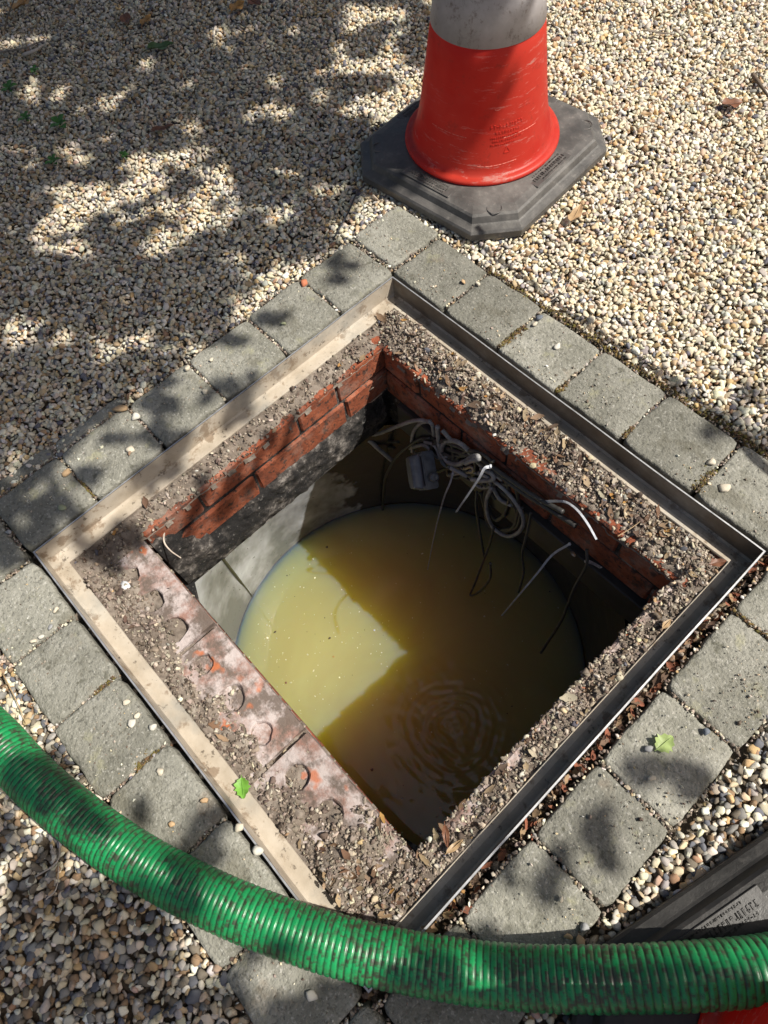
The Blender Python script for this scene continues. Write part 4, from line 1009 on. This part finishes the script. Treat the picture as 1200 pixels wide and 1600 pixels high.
# scum on the water
for px, py, s, m_, lab in ((521, 1026, .0065, 'leafo', 'yellow speck floating on the sunlit patch of water'), (581, 1203, .010, 'leafr', 'dark leaf scrap floating on the shaded water'), (447, 1067, .008, 'leafr', 'dark curled scrap floating near the left end of the sunlit water'), (511, 855, .009, 'bark', 'dark crumb floating near the tank wall'), (585, 985, .006, 'tie', 'pale fleck on the sunlit water near its right edge')):
    V, F = lathe([(.0001, .0015), (.6, .0012), (1, 0)], 7); V = [(x * s * .5 * rr(.7, 1.3), y * s * .5 * rr(.6, 1.2), z + .001) for x, y, z in V]; o = link('floating_scrap', mk('floating_scrap', V, F), M[m_], None, tuple(at(px, py, -.849))); tag(o, lab, 'debris')

sp = []
while len(sp) < 420:
    x, y = nr.uniform(-.5, .5, 2)
    if math.hypot(x, y) < .5 and nr.rand() < .12 + .9 * max(0, noise.noise(Vector((x * 5, y * 5, 2)))) + (.5 if x < -.1 and y < .05 else 0): sp.append((x, y, -.8495))
scatter('floating_specks', CLOD, 5, np.array(sp), lambda n: nr.gamma(1.4, .0013, n) + .0010, np.array([(.7, .66, .45), (.5, .45, .25), (.1, .07, .04)]), np.array([.6, .25, .15]), .3, .4, label='fine pale specks floating on the murky water', cat='scum')
# ------------------------------------------------------------------ trees whose leaves dapple the ground (outside the picture)
SHADE = [[(-500, -600), (640, -600), (668, 20), (655, 95), (600, 150), (565, 210), (560, 320), (520, 375), (470, 410), (400, 455), (290, 560), (230, 600), (110, 700), (20, 760), (0, 880), (-80, 920), (-500, 900)],
         [(-300, 1250), (20, 1290), (120, 1350), (270, 1440), (330, 1500), (400, 1700), (-300, 1900)]]
LIT = [(500, 150, 36, 12), (540, 72, 36, 12), (606, 190, 22, 20), (480, 118, 18, 11), (612, 100, 36, 22), (420, 112, 18, 9), (400, 40, 18, 11), (524, 242, 26, 13), (410, 226, 16, 11), (365, 150, 14, 9), (300, 130, 12, 8), (520, 300, 20, 10), (620, 20, 30, 16),
       (565, 20, 48, 20), (350, 60, 30, 24), (240, 96, 18, 12), (452, 45, 16, 12), (560, 108, 60, 16), (48, 140, 32, 28), (98, 142, 24, 20), (172, 162, 30, 20), (430, 172, 48, 17), (568, 165, 36, 20), (300, 200, 24, 18), (120, 236, 30, 24), (215, 258, 48, 28), (300, 248, 58, 34),
       (175, 312, 100, 34), (355, 290, 34, 34), (318, 335, 72, 38), (456, 262, 38, 22), (508, 293, 22, 16), (440, 336, 30, 20), (255, 370, 44, 28), (300, 388, 18, 16), (86, 358, 46, 22), (105, 388, 54, 20), (10, 365, 24, 16), (366, 355, 20, 14), (430, 428, 50, 26), (385, 465, 40, 18),
       (25, 510, 32, 28), (100, 532, 30, 18), (190, 540, 56, 24), (20, 738, 26, 32), (595, 230, 20, 40), (30, 60, 22, 10), (480, 210, 20, 12), (620, 60, 20, 14), (520, 340, 16, 18), (50, 232, 20, 12), (370, 410, 22, 10), (640, -30, 60, 20),
       (20, 1350, 34, 30), (5, 1430, 20, 40), (165, 1370, 38, 24), (295, 1500, 34, 50), (60, 1290, 14, 8), (300, 1560, 24, 30)]
DARK = [(200, 325, 18, 8), (235, 307, 18, 8), (270, 290, 18, 8), (300, 276, 14, 8), (160, 344, 16, 8), (240, 218, 22, 12), (132, 275, 20, 10), (332, 252, 9, 18), (255, 345, 18, 9), (388, 312, 12, 16), (92, 372, 22, 6), (270, 262, 14, 8), (352, 318, 10, 12), (70, 150, 10, 16), (560, 70, 30, 10), (590, 140, 20, 10),
        (535, 420, 28, 24), (420, 503, 38, 12), (355, 530, 40, 15), (362, 592, 40, 20), (255, 625, 34, 34), (240, 670, 28, 26), (322, 618, 20, 20), (60, 790, 55, 45), (30, 850, 60, 34), (130, 740, 24, 26), (115, 820, 22, 16), (180, 680, 36, 12), (240, 740, 30, 12), (300, 690, 26, 16),
        (390, 630, 40, 22), (275, 710, 34, 18), (330, 760, 18, 34), (395, 720, 18, 36), (448, 680, 16, 30), (490, 640, 14, 26), (180, 850, 40, 24), (215, 815, 30, 24),
        (218, 1278, 10, 28), (318, 1312, 34, 36), (345, 1262, 14, 22), (60, 1215, 60, 42), (120, 1270, 30, 30), (255, 1375, 24, 46), (360, 1560, 30, 50), (470, 1590, 60, 22), (400, 1480, 14, 24), (540, 1560, 30, 18), (620, 1510, 60, 24),
        (1010, 1203, 34, 18), (1082, 1216, 36, 24), (945, 1298, 24, 36), (955, 1345, 18, 20), (882, 1345, 22, 18), (800, 1345, 16, 26), (860, 1380, 20, 14), (1150, 652, 46, 22), (1190, 685, 30, 24), (1118, 668, 18, 24), (1060, 610, 16, 10), (1180, 605, 30, 10), (900, 1500, 120, 20), (750, 1480, 70, 30)]
def inpoly(x, y, P):
    c = False
    for i in range(len(P)):
        (x1, y1), (x2, y2) = P[i], P[i - 1]
        if (y1 > y) != (y2 > y) and x < (x2 - x1) * (y - y1) / (y2 - y1) + x1: c = not c
    return c
leaves = []
def add_leaf(g, h, size):
    p = Vector((g[0], g[1], 0)) + Vector(SUN) * h; leaves.append((p, size))
def shaded(gx, gy, n0):
    q = to_px(np.array([gx, gy, 0.]))
    if not any(inpoly(q[0], q[1], P) for P in SHADE): return False
    s = 1 + .25 * n0
    for x, y, a, b in LIT:
        if ((q[0] - x) / (a * s * .97 + 1)) ** 2 + ((q[1] - y) / (b * s * .97 + 1)) ** 2 < 1: return False
    return True
gx = -3.4
while gx < .5:
    gy = -1.6
    while gy < 2.6:
        x, y = gx + rr(-.02, .02), gy + rr(-.02, .02); sc = to_px(np.array([x, y, 0.]))
        if shaded(x, y, noise.noise(Vector((x * 9, y * 9, 0)))) and noise.noise(Vector((x * 13 + 5, y * 13, 2))) + .5 * noise.noise(Vector((x * 26, y * 26, 8))) < .52:
            for k in range(3):
                add_leaf((x + rr(-.015, .015), y + rr(-.015, .015)), rr(2.2, 2.9), rr(.032, .044))
        gy += .040
    gx += .040
for x, y, a, b in DARK:
    c = at(x, y, 0.); u = at(x + a, y, 0.) - c; v = at(x, y + b, 0.) - c; n = max(3, int(a * b / 120))
    for k in range(n):
        r_ = math.sqrt(rr(0, .75)); t = rr(0, 6.283); g = c + u * r_ * math.cos(t) + v * r_ * math.sin(t)
        add_leaf(g, rr(2.1, 2.5), rr(.022, .032))
for g in ((-.70, .79, .16), (-.62, .775, .22), (-.68, .80, .30), (-.74, .83, .24), (-.60, .79, .12), (-.66, .80, .40), (-.80, .84, .06), (-.86, .80, .05), (-.78, .74, .05), (-.70, .78, .08), (-.74, .86, .36)):
    for k in range(4):
        h = rr(1.9, 2.4); leaves.append((Vector(g) + Vector((rr(-.03, .03), rr(-.03, .03), rr(-.02, .02))) + Vector(SUN) * h, rr(.026, .038)))
def leaf_geo(L, wh):
    V, F = [], []
    for p, s in L:
        e = Euler((rr(-.5, .5), rr(-.5, .5), rr(0, 6.28))).to_matrix(); b = len(V)
        for (x, y, z) in ((-1.15, 0, 0), (-.4, -.75, .12), (.5, -.65, .12), (1.25, 0, -.1), (.5, .65, .12), (-.4, .75, .12)): V.append(p + e @ Vector((x * s, y * s, z * s)))
        F += [(b, b + 1, b + 2, b + 3), (b, b + 3, b + 4, b + 5)]
    return mk(wh, V, F, False)
def tree(base, pts, label, limb_h, nb=9):
    t = empty('tree', base); tag(t, label, 'tree', 'trees that dapple the drive'); B = Vector(base)
    link('crown', leaf_geo([(p - B, s) for p, s in pts], 'crown'), M['leaft'], t)
    H = limb_h; V, F = sweep(spline([Vector((0, 0, -.1)), Vector((.03, .02, H * .4)), Vector((-.02, .05, H * .8)), Vector((0, 0, H * 1.25))], 16), lambda i: .13 * (1 - i / 22), 14); link('trunk', mk('trunk', V, F), M['bark'], t)
    C = sum((p for p, s in pts), Vector()) / len(pts) - B; r = random.Random(5)
    for k in range(nb):
        tp = pts[r.randrange(len(pts))][0] - B + Vector((0, 0, .05)); md = Vector((C.x, C.y, 0)) * .45; st = Vector((0, 0, H * (.9 + .03 * k)))
        V, F = sweep(spline([st, st.lerp(tp, .35) + Vector((0, 0, .25)), st.lerp(tp, .7) + Vector((0, 0, .15)), tp], 16), lambda i: .022 * (1 - i / 19), 8); link('branch', mk('branch', V, F), M['bark'], t)
west = [l for l in leaves if to_px(np.array([l[0].x - SUN[0] * l[0].z, l[0].y - SUN[1] * l[0].z, 0.]))[1] < 960 and to_px(np.array([l[0].x - SUN[0] * l[0].z, l[0].y - SUN[1] * l[0].z, 0.]))[0] < 1000]
wi = set(id(l[0]) for l in west); east = [l for l in leaves if id(l[0]) not in wi]
tree((-1.6, 3.7, 0), west, 'leafy tree overhanging the left side of the gravel drive', 2.2)
tree((3.3, 1.0, 0), east, 'smaller leafy tree overhanging the right side of the gravel drive', 2.0, 4)
# thin bare bough whose shadow runs along the outer edge of the upper right paving
bp = [Vector((x, y, 0)) + Vector(SUN) * .62 for x, y in ((-.46, .715), (-.25, .708), (-.11, .698), (.06, .700), (.16, .700), (.29, .690), (.5, .66), (1.2, .9))]
V, F = sweep(spline(bp, 50), lambda i: .0062 + .006 * i / 50, 8)
o = link('bare_bough', mk('bare_bough', V, F), M['bark']); tag(o, 'thin bare bough hanging over the drive, its shadow following the paving edge', 'bough')

# ------------------------------------------------------------------ to metres
seen = set()
S4 = Matrix.Scale(U, 4)
allm = [o.data for o in bpy.data.objects if o.type == 'MESH']
for me in allm:
    if me.name in seen: continue
    seen.add(me.name)
    if me.name.startswith(('pebble', 'clod', 'leaf_scrap')) and any(me is v.data for c in (PEB, CLOD, SCRAP) for v in c.objects): continue
    me.transform(S4)
    if 'scl' in me.attributes:
        n = len(me.vertices); a = np.zeros(n * 3, np.float32); me.attributes['scl'].data.foreach_get('vector', a); me.attributes['scl'].data.foreach_set('vector', a * U)
for o in COL.objects:
    if o.type in ('MESH', 'EMPTY'): o.location = o.location * U
